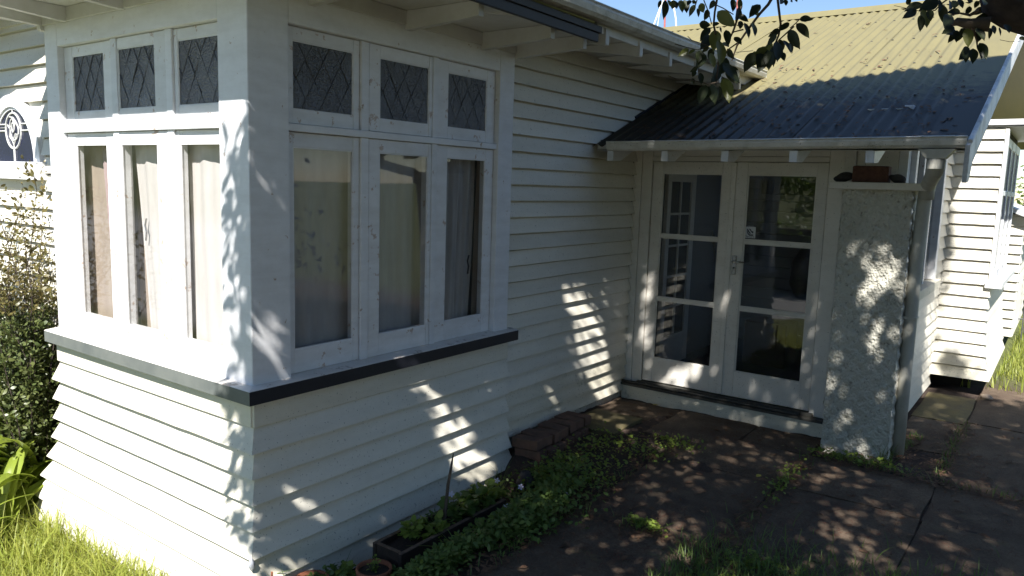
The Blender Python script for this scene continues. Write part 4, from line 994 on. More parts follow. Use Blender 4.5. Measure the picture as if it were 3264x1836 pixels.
# strap-leaved clumps left of the bay
strap_me = []
for v in range(6):
    r = random.Random(40+v); H = 0.55+0.1*r.random(); ln = 0.55+0.35*r.random(); tw = r.uniform(-.3, .3)
    def fn(u, t, H=H, ln=ln, tw=tw):
        wv = 0.022*math.sin(math.pi*(0.12+0.86*t)**0.8)+0.001
        c = Vector((ln*t**1.3*0.75, 0, H*(1.5*t-1.15*t*t))); a = tw*t
        s2 = Vector((0, math.cos(a), math.sin(a)))
        p = c + s2*((u-0.5)*2*wv) + Vector((0, 0, abs(u-0.5)*0.014)); return tuple(p)
    me = MB().grid(fn, 2, 9).mesh('strap_leaf', 0, True); me.materials.append(M['strap']); strap_me.append(me)
def strap_clump(x, y, n, sc, label, azr=(0, 6.28)):
    e_ = empty('strap_leaf_plant', (x, y, float(gz(x, y)))); tag(e_, label, 'plant', 'strap-leaved plants left of the bay')
    for k in range(n):
        o = obj('leaf', random.choice(strap_me), None, e_); s2 = sc*random.uniform(0.75, 1.15)
        o.scale = (s2, s2*random.uniform(0.8, 1.2), s2*random.uniform(0.6, 1.1)); o.rotation_euler = (random.uniform(-.15, .15), random.uniform(-.35, .15), random.uniform(*azr)); o.location = (random.uniform(-.05, .05), random.uniform(-.05, .05), 0)
PI_ = math.pi
strap_clump(-2.46, -0.06, 50, 1.7, 'strap-leaved green plant hugging the left end of the bay skirt', (0.5*PI_, 1.75*PI_))
strap_clump(-2.22, -0.40, 52, 1.4, 'bright strap-leaved plant spilling onto the lawn before the skirt end', (0.55*PI_, 1.6*PI_))
strap_clump(-2.36, -0.20, 50, 1.5, 'dense strap-leaved plant between the skirt end and the shrub', (0.5*PI_, 1.7*PI_))
strap_clump(-2.62, 0.12, 34, 2.1, 'upright strap-leaved plant behind, against the front wall', (0.4*PI_, 1.7*PI_))
strap_clump(-2.02, -0.66, 20, 0.75, 'small strap-leaved plant at the front edge of the lawn', (0.5*PI_, 1.7*PI_))

# twiggy shrub left of the bay
sh = empty('twiggy_shrub', (-3.0, 0.0, -0.45)); tag(sh, 'twiggy small-leaved shrub with reddish tips in front of the arched window', 'shrub')
r_ = np.random.default_rng(5); tw = MB(); LP, LD = [], []; LP2, LD2 = [], []
for s2 in range(110):
    bx_, by_ = r_.uniform(-3.25, -2.40), r_.uniform(-0.12, 0.18)
    p = np.array([bx_, by_, -0.45]); L_ = r_.uniform(0.7, 2.55); d = norm(np.array([r_.normal(0, 0.16), r_.normal(-0.05, 0.08), 1.0])); pts = [p]
    nst = int(L_/0.07)
    for k in range(nst):
        d = norm(d + np.array([r_.normal(0.0, 0.09), r_.normal(0, 0.05), 0.0])); p = p + d*0.07; p[1] = min(p[1], 0.22); p[0] = min(p[0], -2.36); pts.append(p.copy())
        if k > 4:
            for q in range(9 if p[2] < 0.95 else 8):
                sd = norm(np.array([r_.normal(), r_.normal()*0.7, r_.normal(0.35, 0.5)])); ln = r_.uniform(0.0, 0.085)
                bp_ = p + sd*ln
                if bp_[1] > 0.25: bp_[1] = 0.25
                (LP if p[2] > 0.95 else LP2).append(bp_); (LD if p[2] > 0.95 else LD2).append(sd)
            if r_.random() < 0.5: 
                sd = norm(np.array([r_.normal(), r_.normal()*0.6, r_.normal(0.5, 0.4)])); e2 = p + sd*r_.uniform(0.06, 0.16); e2[1] = min(e2[1], 0.24)
                tw.tube([tuple(p), tuple(e2)], [0.0022, 0.001], 4, False)
                for f in np.linspace(0.2, 1, 6): (LP if p[2] > 0.95 else LP2).append(p+(e2-p)*f); (LD if p[2] > 0.95 else LD2).append(norm(sd+r_.normal(0, .7, 3)))
    tw.tube([tuple(q) for q in pts[::3]], list(np.linspace(0.007, 0.0018, len(pts[::3]))), 5, False)
loc(tw.build('stems', 'bark', None), sh)
for PP, DD, mt in ((LP, LD, 'shrub_leaf'), (LP2, LD2, 'shrub_low')):
    PP, DD = np.array(PP), np.array(DD); LL = r_.uniform(0.022, 0.046, len(PP))*(1.15 if mt == 'shrub_low' else 1.0)
    loc(obj('foliage', leaves_mesh('foliage', PP, DD, r_.normal(0, 1, PP.shape), LL, LL*0.5), mt), sh)

# low weeds: uncountable ground cover
def bed_region(n, r):
    x = np.empty(n); y = np.empty(n)
    c = np.array([(0.62, 0.75, .10, .25), (0.68, 1.15, .12, .25), (0.72, 1.45, .14, .2), (0.60, 1.75, .16, .15), (0.85, 1.25, .08, .15), (0.15, 0.10, .10, .12), (0.30, 0.25, .08, .08), (0.62, 0.55, .10, .12), (0.56, 1.95, .12, .1)])
    k = r.integers(0, len(c), n); x = c[k, 0]+r.normal(0, 1, n)*c[k, 2]; y = c[k, 1]+r.normal(0, 1, n)*c[k, 3]
    x = np.where((x > 0.26) & (x < 0.52) & (y > 0.55) & (y < 1.53), x+0.28, x)
    x = np.where((x < 0.17) & (y > -0.1), 0.17+np.abs(r.normal(0, 0.03, n)), x)
    return x, y
P = scatter(8500, bed_region, seed=21, hz=(0.01, 0.14)); P[:, 2] += 0.04*np.exp(-((P[:, 0]-0.68)/0.12)**2)
tag(leaf_cloud('weed_carpet', 'weed', P, 0.018, 0.045, 0.62, up=0.25, seed=22), 'mat of small-leaved green weeds along the planter box', 'weeds', kind='stuff')
def sparse_region(n, r):
    c = np.array([(0.52, 2.55, .12, .12), (0.60, 2.85, .15, .1), (0.70, 2.30, .10, .1), (0.85, 2.75, .12, .1), (0.42, 2.05, .05, .05), (0.5, 2.25, .07, .05), (0.78, 2.05, .1, .08), (0.98, 3.05, .1, .06), (2.1, 1.62, .10, .05), (2.05, 1.35, .12, .1), (2.35, 1.2, .15, .15), (1.86, 2.9, .04, .2), (1.97, 3.6, .1, .05), (2.25, 3.62, .10, .04), (1.40, 1.66, .06, .02)])
    k = r.integers(0, len(c), n); return c[k, 0]+r.normal(0, 1, n)*c[k, 2], c[k, 1]+r.normal(0, 1, n)*c[k, 3]
P = scatter(2400, sparse_region, seed=31, hz=(0.03, 0.075))
tag(leaf_cloud('clover_patches', 'weed_bright', P, 0.014, 0.034, 0.8, up=0.3, seed=32), 'bright clover seedlings scattered over soil and slab joints', 'weeds', kind='stuff')
def rt_region(n, r):
    x = r.uniform(1.7, 4.3, n); y = 1.35+0.20*(x-2.0)+r.normal(0, 0.28, n); return x, y
P = scatter(5200, rt_region, seed=41, hz=(0.02, 0.03)); r = np.random.default_rng(42); m = len(P)
P[:, 2] += 0.02
tag(obj('shade_grass', blades_mesh('shade_grass', P, r.uniform(0.03, 0.12, m), r.uniform(0.003, 0.006, m), r.uniform(0.2, 1.1, m), r.uniform(0, 6.28, m)), 'weed'), 'dark straggling grass over the shaded path at the lower right', 'grass', kind='stuff')
def joint_region(n, r):
    k = r.integers(0, 6, n); x = np.empty(n); y = np.empty(n)
    L_ = [((0.95, 0.3), (0.95, 3.1)), ((1.83, 0.3), (1.86, 3.5)), ((0.95, 1.63), (3.4, 1.63)), ((1.9, 3.56), (3.4, 3.56)), ((2.30, 3.75), (2.42, 4.6)), ((2.68, 3.6), (2.69, 5.3))]
    for i, (a, b) in enumerate(L_):
        q = k == i; t = r.random(q.sum()); x[q] = a[0]+(b[0]-a[0])*t; y[q] = a[1]+(b[1]-a[1])*t
    return x+r.normal(0, 0.03, n), y+r.normal(0, 0.03, n)
P = scatter(900, joint_region, seed=51, hz=(0.02, 0.03)); m = len(P)
tag(obj('joint_grass', blades_mesh('joint_grass', P, r.uniform(0.02, 0.09, m), r.uniform(0.003, 0.006, m), r.uniform(0.3, 1.2, m), r.uniform(0, 6.28, m)), 'weed'), 'thin grass tufts growing in the slab joints and round the downpipe', 'grass', kind='stuff')

# leaf and needle litter
def lit_region(n, r):
    x = r.uniform(0.2, 4.2, n); y = r.uniform(0.2, 5.2, n)
    return x, y
def litter():
    r = np.random.default_rng(61); n = 22000; x, y = lit_region(n, r)
    dens = 0.35+0.65*(np.sin(x*3.1+1.2)*np.sin(y*2.7+0.5) > 0.1); keep = (r.random(n) < dens) & ~((x < 2.45) & (y > 3.95)); x, y = x[keep], y[keep]
    onslab = (x > 0.96); z = np.where(onslab, gz(1.5, y)+0.030, gz(x, y)+0.012)
    P = np.stack([x, y, z+r.uniform(0, 0.006, len(x))], 1); m = len(P); az = r.uniform(0, 6.28, m); el = r.normal(0, 0.12, m)
    D = np.stack([np.cos(az)*np.cos(el), np.sin(az)*np.cos(el), np.sin(el)], 1); L = r.uniform(0.02, 0.07, m)
    return obj('needle_litter', leaves_mesh('needle_litter', P, D, np.tile([0., 0, 1], (m, 1)), L, 0.0032, 0.05), 'litter')
tag(litter(), 'reddish brown needles and twigs strewn over the paving', 'litter', kind='stuff')
def litter2():
    r = np.random.default_rng(62); n = 1700; x, y = lit_region(n, r); keep = ~((x < 2.45) & (y > 3.95)); x, y = x[keep], y[keep]
    near = (np.abs(x-0.6) < 0.6) | (r.random(len(x)) < 0.35); x, y = x[near], y[near]
    z = np.where(x > 0.96, gz(1.5, y)+0.031, gz(x, y)+0.015); P = np.stack([x, y, z], 1); m = len(P); az = r.uniform(0, 6.28, m)
    D = np.stack([np.cos(az), np.sin(az), r.normal(0, 0.1, m)], 1); L = r.uniform(0.025, 0.07, m)
    return obj('dead_leaf_litter', leaves_mesh('dead_leaf_litter', P, D, np.stack([r.normal(0, .3, m), r.normal(0, .3, m), np.ones(m)], 1), L, L*0.42, 0.25), 'litter_leaf')
def joint_litter():
    r = np.random.default_rng(63); n = 5200; x, y = joint_region(n, r); x = x+r.normal(0, 0.05, n); y = y+r.normal(0, 0.05, n)
    P = np.stack([x, y, gz(1.5, y)+0.028+r.uniform(0, 0.008, n)], 1); az = r.uniform(0, 6.28, n); D = np.stack([np.cos(az), np.sin(az), r.normal(0, 0.15, n)], 1); L = r.uniform(0.012, 0.05, n)
    return obj('joint_litter', leaves_mesh('joint_litter', P, D, np.tile([0., 0, 1], (n, 1)), L, L*r.uniform(0.08, 0.5, n), 0.2), 'litter_leaf')
tag(joint_litter(), 'fine leaf litter packed along the joints of the paving', 'litter', kind='stuff')
tag(litter2(), 'curled dead brown leaves lying over soil and paving', 'litter', kind='stuff')
def single_leaf(x, y, z, L, az, mat, label):
    me = leaves_mesh('fallen_leaf', np.array([[0., 0, 0]]), np.array([[math.cos(az), math.sin(az), 0.15]]), np.array([[0.2, 0.1, 1.]]), np.array([L]), np.array([L*0.55]), 0.2)
    o = obj('fallen_leaf', me, mat); o.location = (x, y, float(gz(1.5, y))+0.034); tag(o, label, 'leaf', 'fallen leaves on the paving'); return o
single_leaf(0.36, 3.92, 0.035, 0.06, 0.4, 'yellow_leaf', 'yellow fallen leaf lying below the left-hand door')
single_leaf(1.68, 2.82, 0.03, 0.055, 1.3, 'yellow_leaf', 'yellow leaf alone on the dark slab before the pillar')
single_leaf(1.62, 2.05, 0.03, 0.05, 2.5, 'brown_leaf', 'pale brown leaf lying in the middle of the paving')
single_leaf(1.90, 1.78, 0.03, 0.06, 0.2, 'brown_leaf', 'curled brown leaf beside the lower clover patch')
rock('pebble', (0.022, 0.018, 0.014), (0.62, 2.02, -0.10), 'pebble', 'pale pinkish pebble on the soil beside the weeds', 'pebble', 8)
rock('stone', (0.055, 0.045, 0.035), (2.76, 6.40, 0.01), 'pebble', 'pale rounded stone under the outer corner of the gable bay', 'stone', 9)
rock('stone', (0.07, 0.06, 0.11), (0.37, 1.93, -0.14), 'stone', 'mossy grey stone standing between bay skirt and brick edging', 'stone', 10)

# plants inside the planter box
def bushy(name, x, y, z, n, rad, h, L0, L1, wr, mat, label, cat='plant', seed=1, group='plants in the planter box'):
    r = np.random.default_rng(seed); e_ = empty(name, (x, y, z)); tag(e_, label, cat, group)
    a = r.uniform(0, 6.28, n); q = np.sqrt(r.random(n))*rad; hh = h*(0.25+0.75*r.random(n))*(1-0.4*q/rad)
    P = np.stack([q*np.cos(a), q*np.sin(a), hh], 1); st = MB()
    for k in range(min(n, 26)): st.tube([(0.3*P[k, 0], 0.3*P[k, 1], 0), tuple(P[k])], [0.002, 0.0012], 4, False)
    st.build('stems', 'weed', e_)
    leaf_cloud('leaves', mat, P, L0, L1, wr, e_, 0.2, seed)
    return e_
bushy('leafy_herb', 0.375, 0.78, -0.10, 60, 0.055, 0.13, 0.03, 0.055, 0.75, 'weed_bright', 'yellow-green lobed herb near the front end of the planter', seed=71)
bushy('leafy_herb', 0.38, 1.20, -0.10, 70, 0.085, 0.14, 0.045, 0.08, 0.85, 'weed', 'broad-leaved green plant in the middle of the planter behind the stick', seed=72)
bushy('leafy_herb', 0.39, 1.36, -0.10, 60, 0.08, 0.13, 0.04, 0.075, 0.85, 'weed', 'broad-leaved green plant towards the far end of the planter', seed=73)
bushy('leafy_herb', 0.37, 1.02, -0.10, 80, 0.09, 0.09, 0.02, 0.045, 0.35, 'weed', 'feathery low plant around the foot of the stick', seed=74)
bushy('leafy_herb', 0.30, 1.62, -0.20, 70, 0.10, 0.20, 0.03, 0.06, 0.6, 'weed_bright', 'tall bright weed at the far end of the planter beside the skirt', seed=75)
bushy('leafy_herb', 0.40, 0.92, -0.10, 70, 0.08, 0.10, 0.03, 0.06, 0.7, 'weed_bright', 'bright leafy weed between the lobed herb and the stick', seed=79)
bushy('leafy_herb', 0.37, 1.46, -0.10, 60, 0.07, 0.15, 0.035, 0.065, 0.7, 'weed_bright', 'bright leafy weed filling the last corner of the planter', seed=70)
bushy('leafy_herb', 0.43, 0.43, -0.13, 26, 0.03, 0.10, 0.012, 0.026, 0.7, 'weed_bright', 'small yellow-green seedling growing in the terracotta pot', seed=76)
bushy('leafy_herb', 0.26, 0.36, -0.30, 60, 0.07, 0.20, 0.03, 0.055, 0.8, 'weed_bright', 'light green lobed weed left of the planter end', seed=77, group='weeds at the bay foot')
bushy('leafy_herb', 0.14, 0.06, -0.32, 90, 0.09, 0.23, 0.02, 0.04, 0.75, 'weed', 'dark bushy weed right at the bay corner', seed=78, group='weeds at the bay foot')
def tuft(x, y, n, h, wd, label, lean=(0.2, 1.1), mat='grass', seed=1, spread=0.03, group='arching grass tufts'):
    r = np.random.default_rng(seed); z = float(gz(x, y)); P = np.stack([x+r.normal(0, spread, n), y+r.normal(0, spread, n), np.full(n, z)], 1)
    o = obj('grass_tuft', blades_mesh('grass_tuft', P, r.uniform(h*0.6, h*1.15, n), r.uniform(wd*0.7, wd*1.2, n), r.uniform(*lean, n), r.uniform(0, 6.28, n), 8, 2.2), mat); tag(o, label, 'grass', group)
tuft(-0.12, -0.22, 9, 0.42, 0.016, 'tall arching grass tuft in front of the lit skirt near the corner', (0.6, 1.3), seed=81, mat='weed_bright')
tuft(0.22, 0.02, 9, 0.34, 0.012, 'arching grass tuft just right of the bay corner', (0.4, 1.2), seed=82, mat='weed')
tuft(0.30, 0.32, 14, 0.26, 0.006, 'fine dark grass tuft behind the pots', (0.4, 1.2), seed=83, mat='weed')
tuft(0.66, 0.86, 16, 0.22, 0.012, 'pale green grass tuft spilling over the slab in front of the planter', (0.5, 1.4), seed=84, mat='weed_bright')
tuft(0.80, 1.28, 14, 0.20, 0.011, 'green grass tuft beside the flowering weeds', (0.5, 1.4), seed=85, mat='weed')
tuft(1.06, 1.58, 14, 0.16, 0.004, 'dry thin grass tuft at the slab joint in the middle', (0.4, 1.3), seed=86, mat='weed')
tuft(0.20, 1.85, 12, 0.26, 0.004, 'thin grass stems beside the far end of the bay skirt', (0.3, 1.0), seed=87, mat='weed')
tuft(2.33, 3.72, 14, 0.22, 0.006, 'grass tuft at the foot of the downpipe', (0.3, 1.0), seed=88, mat='weed')
tuft(-1.55, -0.45, 26, 0.30, 0.009, 'taller grass tuft rising from the lawn before the skirt', (0.3, 1.0), seed=89)
tuft(-0.75, -0.42, 10, 0.34, 0.010, 'thin tall grass tuft midway along the lit skirt', (0.2, 0.9), seed=90)
# small pale flowers
fl = MB()
for k in range(5):
    a = 2*math.pi*k/5; fl.add([(0, 0, 0), (0.016*math.cos(a-.45), 0.016*math.sin(a-.45), 0.003), (0.023*math.cos(a), 0.023*math.sin(a), 0.001), (0.016*math.cos(a+.45), 0.016*math.sin(a+.45), 0.003)], [(0, 1, 2, 3)])
fme = fl.mesh('pale_flower'); fme.materials.append(M['petal'])
FLW = [((0.36, 1.60, 0.0), 'at the far end of the planter'), ((0.47, 1.72, -0.05), 'beyond the planter corner'), ((0.62, 1.62, -0.06), 'on the weeds right of the planter end'), ((0.56, 1.44, -0.07), 'low by the outside face of the planter'), ((0.60, 1.38, -0.085), 'lowest by the outside face of the planter'), ((0.80, 1.76, -0.03), 'farthest out over the slab edge'), ((0.34, 1.16, 0.045), 'inside the planter right of the stick')]
for p, lab in FLW:
    o = obj('pale_flower', fme, None); o.location = p; d = Vector(CAM)-Vector(p); o.rotation_euler = d.to_track_quat('Z', 'Y').to_euler(); o.rotation_euler.x += random.uniform(-.3, .3)
    tag(o, 'pale lilac flower ' + lab, 'flower', 'pale lilac flowers')

# ------------------------------------------------------------------ tree overhead (shade, hanging leaves)
tree = empty('evergreen_tree', (4.75, 0.6, -0.1)); tag(tree, 'dark glossy-leaved tree arching over the path from the right', 'tree')
tk = MB().tube([(4.75, 0.6, -0.15), (4.68, 0.62, 0.6), (4.55, 0.70, 1.5), (4.42, 0.75, 2.4), (4.2, 0.5, 3.6), (3.9, 0.0, 5.0), (3.7, -0.2, 6.6)], [0.24, 0.19, 0.17, 0.155, 0.13, 0.09, 0.05], 14).build('trunk', 'bark', None, 0, True); loc(tk, tree)
lb = MB().tube([(4.45, 0.74, 2.30), tuple(at(3480, 90, 2.85)), tuple(at(3330, 62, 2.88)), tuple(at(3240, 40, 2.9)), tuple(at(3185, 10, 2.92)), tuple(at(3150, -60, 2.95)), tuple(at(3120, -200, 3.0))], [0.12, 0.085, 0.072, 0.066, 0.055, 0.045, 0.03], 14)
rr = random.Random(4)
for i in range(len(lb.v)):
    x, y, z = lb.v[i]; k = 0.009; lb.v[i] = (x+rr.uniform(-k, k), y+rr.uniform(-k, k), z+rr.uniform(-k, k))
loc(lb.build('limb', 'bark', None, 0, True), tree)
for pts, rad in (([(4.2, 0.5, 3.6), (3.2, 0.1, 4.3), (2.2, -0.5, 4.6), (1.3, -1.4, 4.3)], [0.10, 0.07, 0.045, 0.02]), ([(4.42, 0.75, 2.4), (4.9, -0.4, 3.6), (4.6, -1.2, 4.8)], [0.10, 0.06, 0.03]), ([(3.9, 0.0, 5.0), (4.8, 0.6, 6.4), (5.2, 0.7, 7.4)], [0.07, 0.05, 0.02]), ([(4.2, 0.5, 3.6), (3.2, -0.8, 3.9), (2.2, -1.9, 3.7)], [0.07, 0.05, 0.02])):
    loc(MB().tube(pts, rad, 8).build('limb', 'bark', None, 0, True), tree)
# crown: leaf clumps; a = sideways, w = height as seen along the sun's rays
def crown():
    r = np.random.default_rng(99); nc = 4300
    u = r.uniform(-0.25, 5.45, nc); wv = r.uniform(0.1, 10.2, nc)
    top = np.interp(u, [-0.3, 1.0, 3.18, 5.33], [4.2, 6.6, 8.73, 9.93])
    edge = r.random(nc) < 0.16; u = np.where(edge, r.uniform(1.8, 5.3, nc), u)
    top = np.interp(u, [-0.3, 1.0, 3.18, 5.33], [4.2, 6.6, 8.73, 9.93]); wv = np.where(edge, top-r.uniform(0.0, 0.55, nc), wv)
    ext = r.random(nc) < 0.2; u = np.where(ext, r.uniform(5.3, 8.6, nc), u); wv = np.where(ext, r.uniform(0.5, 7.6, nc), wv)  # crown widened to the right, out of view, to cut sky light
    keep = (wv < top + 0.02) | ext
    keep &= ~((u > 5.15) & (wv > 8.3))
    keep &= (u > 0.02) | (r.random(nc) < 0.25)
    keep &= ~((wv < 4.5) & (u > 1.9) & (r.random(nc) < 0.36)) & ~((u > 3.4) & (wv < 6.5) & (r.random(nc) < 0.2))
    u, wv = u[keep], wv[keep]
    tau = (3.1-0.46*wv)/1.21 + r.normal(0, 0.35, len(u))
    ex1 = np.stack([r.uniform(0.05, 1.15, 300), r.uniform(0.45, 2.1, 300), r.uniform(2.5, 3.4, 300)], 1); ex2 = np.stack([r.uniform(0.9, 1.45, 120), r.uniform(3.2, 4.7, 120), r.uniform(0.9, 1.8, 120)], 1)
    u = np.concatenate([u, ex1[:, 0], ex2[:, 0]]); wv = np.concatenate([wv, ex1[:, 1], ex2[:, 1]]); tau = np.concatenate([tau, ex1[:, 2], ex2[:, 2]])
    n = 34; m = len(u)
    C = np.stack([u, wv, tau], 1)
    C = np.repeat(C, n, 0); k = len(C)
    C[:, 0] += r.normal(0, 0.17, k); C[:, 1] += r.normal(0, 0.20, k); C[:, 2] += r.normal(0, 0.22, k)
    u, wv, tau = C.T
    holes = [(0.77, 2.12, 0.19, 0.26), (0.60, 2.08, 0.10, 0.10), (1.60, 4.76, 0.20, 0.30), (1.48, 4.72, 0.07, 0.10), (1.72, 4.85, 0.06, 0.2), (0.27, 0.62, 0.07, 0.06), (0.13, 0.55, 0.04, 0.05), (0.40, 0.80, 0.035, 0.05), (0.15, 1.02, 0.03, 0.05), (0.55, 1.05, 0.03, 0.05), (2.50, 5.28, 0.12, 0.10), (2.80, 5.99, 0.07, 0.10), (2.10, 6.05, 0.05, 0.2), (2.10, 5.6, 0.05, 0.15), (3.95, 6.0, 0.06, 0.14), (3.70, 6.1, 0.05, 0.10), (3.95, 5.5, 0.05, 0.14), (3.83, 5.2, 0.04, 0.10), (0.05, 1.25, 0.06, 0.2), (0.95, 4.16, 0.05, 0.15), (2.62, 5.45, 0.06, 0.10), (2.35, 5.2, 0.07, 0.08)]
    keep = np.ones(k, bool)
    holes += [(r.uniform(3.58, 4.15), r.uniform(4.3, 6.35), r.uniform(0.012, 0.05), r.uniform(0.02, 0.10)) for _ in range(16)] + [(5.15, 8.0, 0.22, 0.6)] + [(r.uniform(0.05, 1.15), r.uniform(0.45, 2.6), r.uniform(0.015, 0.06), r.uniform(0.02, 0.07)) for _ in range(30)] + [(r.uniform(1.2, 2.0), r.uniform(3.4, 5.2), r.uniform(0.015, 0.05), r.uniform(0.02, 0.08)) for _ in range(28)]
    stray = r.random(k) < 0.045
    for a, b, ra, rb in holes: keep &= ((((u-a)/(ra+0.035))**2 + ((wv-b)/(rb+0.035))**2) > 1) | stray
    keep &= wv < np.interp(u, [-0.3, 1.0, 3.18, 5.33], [4.2, 6.6, 8.73, 9.93]) + r.normal(0, 0.03, k)
    keep &= ~((u > 5.36) & (wv > 8.35))
    keep &= (u > -0.22) & ~((u < 0.05) & (wv > 2.1)) & ~((u < 0.02) & (r.random(k) < 0.5))
    u, wv, tau = u[keep], wv[keep], tau[keep]
    P = np.stack([u+0.47*tau, -tau, wv+1.21*tau], 1)
    # low outer boughs added out of view to block sky light
    nb = 2300; B = np.stack([r.uniform(4.6, 8.4, nb), r.uniform(-8.0, 7.5, nb), r.uniform(0.5, 6.5, nb)], 1); B = B[(B[:, 2]+1.21*B[:, 1] < 7.2) & ((B[:, 0] > 5.0) | (B[:, 1] < -2.5))]
    B = np.repeat(B, 30, 0) + r.normal(0, 0.24, (len(B)*30, 3)); P = np.concatenate([P, B])
    px, py, z = project(P)
    vis = (z > 0.05) & (px > -160) & (px < 3420) & (py > -110) & (py < 1950)
    dist = np.linalg.norm(P-CAM, axis=1); near = (dist < 0.9) | ((dist < 2.4) & (z > 0.05) & (px > -500) & (px < 3800) & (py > -420) & (py < 2300))
    low = (P[:, 2] < 2.3) & (P[:, 0] < 4.4)
    P = P[~vis & ~near & ~low]; m = len(P); az = r.uniform(0, 6.28, m); el = r.normal(-0.45, 0.45, m)
    D = np.stack([np.cos(az)*np.cos(el), np.sin(az)*np.cos(el), np.sin(el)], 1); L = r.uniform(0.085, 0.135, m)
    N = np.stack([r.normal(0, .6, m), r.normal(0, .6, m), np.ones(m)], 1)
    return obj('crown', leaves_mesh('crown', P, D, N, L, L*0.46), 'tree_leaf')
loc(crown(), tree)
# hanging twigs with the leaves one can pick out
TW = []
def twig(pts, rad, o=(2050, 0), k=4.14, dep=2.9):
    P = [tuple(at(o[0]+x/k, o[1]+y/k, dep+0.03*i)) for i, (x, y) in enumerate(pts)]
    TW.append(loc(MB().tube(P, rad, 6, False).build('branch', 'twig', None, 0, True), tree))
twig([(1720, -60), (1650, 60), (1540, 180), (1450, 300), (1340, 450), (1240, 600), (1170, 800)], [0.0065, 0.006, 0.0055, 0.005, 0.0045, 0.004, 0.0025])
twig([(1770, -60), (1790, 120), (1815, 320), (1790, 460), (1730, 610), (1640, 660)], [0.005, 0.005, 0.0045, 0.004, 0.0035, 0.002])
twig([(980, -40), (945, 160), (930, 330), (960, 460), (1000, 620), (990, 860), (960, 1130)], [0.0045, 0.004, 0.004, 0.004, 0.0035, 0.003, 0.002])
twig([(1300, 80), (1200, 380), (1150, 500), (1120, 620)], [0.004, 0.004, 0.003, 0.002]); twig([(1240, 570), (1140, 640), (1080, 700)], [0.003, 0.0025, 0.0015]); twig([(1320, 390), (1200, 420), (1150, 470)], [0.003, 0.0025, 0.0015])
twig([(420, 580), (560, 620), (720, 660), (860, 600)], 0.0016); twig([(330, 1000), (430, 1040), (600, 1045), (850, 1110), (1000, 1080)], 0.0018); twig([(590, 480), (640, 530), (760, 570), (860, 600)], 0.0015); twig([(1990, 350), (1900, 430), (1800, 520), (1700, 650)], [0.003, 0.003, 0.0025, 0.002]); twig([(2080, 240), (2010, 310), (1940, 370)], 0.002)
twig([(720, -30), (690, 70), (650, 120)], 0.0022); twig([(800, 0), (860, 150), (905, 320)], 0.0022); twig([(950, 60), (1060, 110), (1190, 190)], 0.002); twig([(1230, 690), (1340, 680), (1450, 670)], 0.0012)
O2, K2 = (2850, 0), 6.222
twig([(1080, -30), (930, 80), (820, 200), (640, 250), (0, 110)], [0.003, 0.003, 0.0025, 0.002, 0.001], O2, K2); twig([(1900, 480), (1500, 480), (1250, 430), (1150, 480)], [0.03, 0.022, 0.016, 0.008], O2, K2); twig([(1700, 200), (1500, 300), (1300, 260), (1100, 300)], [0.008, 0.006, 0.004, 0.003], O2, K2); twig([(1560, 560), (1640, 800), (1650, 960)], [0.006, 0.004, 0.002], O2, K2); twig([(2100, 790), (2300, 830), (2500, 815)], 0.001, O2, K2)
br_o = TW[0]
LV = [(230, 0, 205, 112), (290, 0, 270, 262), (330, 0, 352, 92), (390, 0, 442, 124), (412, 10, 375, 125), (500, 0, 522, 165), (540, 0, 576, 172), (610, 0, 585, 84), (680, 0, 655, 48), (690, 60, 600, 222), (760, 40, 800, 172), (712, 110, 736, 232), (850, 120, 802, 272), (940, 0, 870, 124),
      (980, 150, 1222, 352), (740, 312, 895, 330), (870, 360, 745, 545), (920, 330, 1010, 310), (940, 395, 930, 690), (900, 470, 760, 650), (1010, 360, 1040, 430), (1090, 395, 1125, 610), (1000, 530, 990, 880), (860, 600, 775, 690), (1050, 560, 1136, 612), (1110, 640, 1205, 785), (1200, 490, 1302, 590), (1270, 100, 1205, 290), (1180, -20, 1180, 165), (1265, -20, 1288, 166), (1545, 60, 1398, 232), (1440, 70, 1510, 215), (1335, 300, 1386, 520), (1440, 290, 1472, 490), (1290, 275, 1280, 385), (1260, 190, 1395, 285),
      (600, 640, 452, 748), (680, 650, 590, 720), (900, 640, 862, 790), (760, 660, 735, 860), (1050, 830, 1292, 1095), (1000, 850, 900, 1110), (720, 880, 610, 950), (640, 1035, 662, 1128), (830, 1120, 735, 1370), (860, 1150, 830, 1330), (900, 1120, 945, 1380), (1000, 1130, 990, 1330), (1060, 1030, 1135, 1372), (1180, 870, 1245, 1110), (760, 960, 772, 1118), (680, 930, 650, 1015), (800, 700, 690, 930), (1100, 760, 1000, 1000), (1120, 880, 1200, 1100), (880, 700, 960, 900),
      (1930, 300, 1770, 410), (2060, 252, 2240, 264), (2020, 310, 2192, 508), (1930, 395, 2068, 650), (1800, 390, 1650, 492), (1760, 440, 1625, 610), (1850, 530, 1948, 720), (1930, 560, 1966, 706), (1770, 550, 1782, 812), (1700, 620, 1732, 888), (1620, 610, 1378, 898), (1590, 620, 1505, 978), (1640, 660, 1660, 938), (1460, 690, 1332, 960), (1500, 680, 1430, 850), (1820, 690, 1864, 806), (1810, 520, 1822, 700), (1560, 620, 1480, 800), (1700, 560, 1600, 720),
      (1840, -20, 1812, 52), (1870, -10, 1886, 78), (1960, -20, 1938, 24), (2000, -20, 2034, 30), (2100, -20, 2104, 8)]
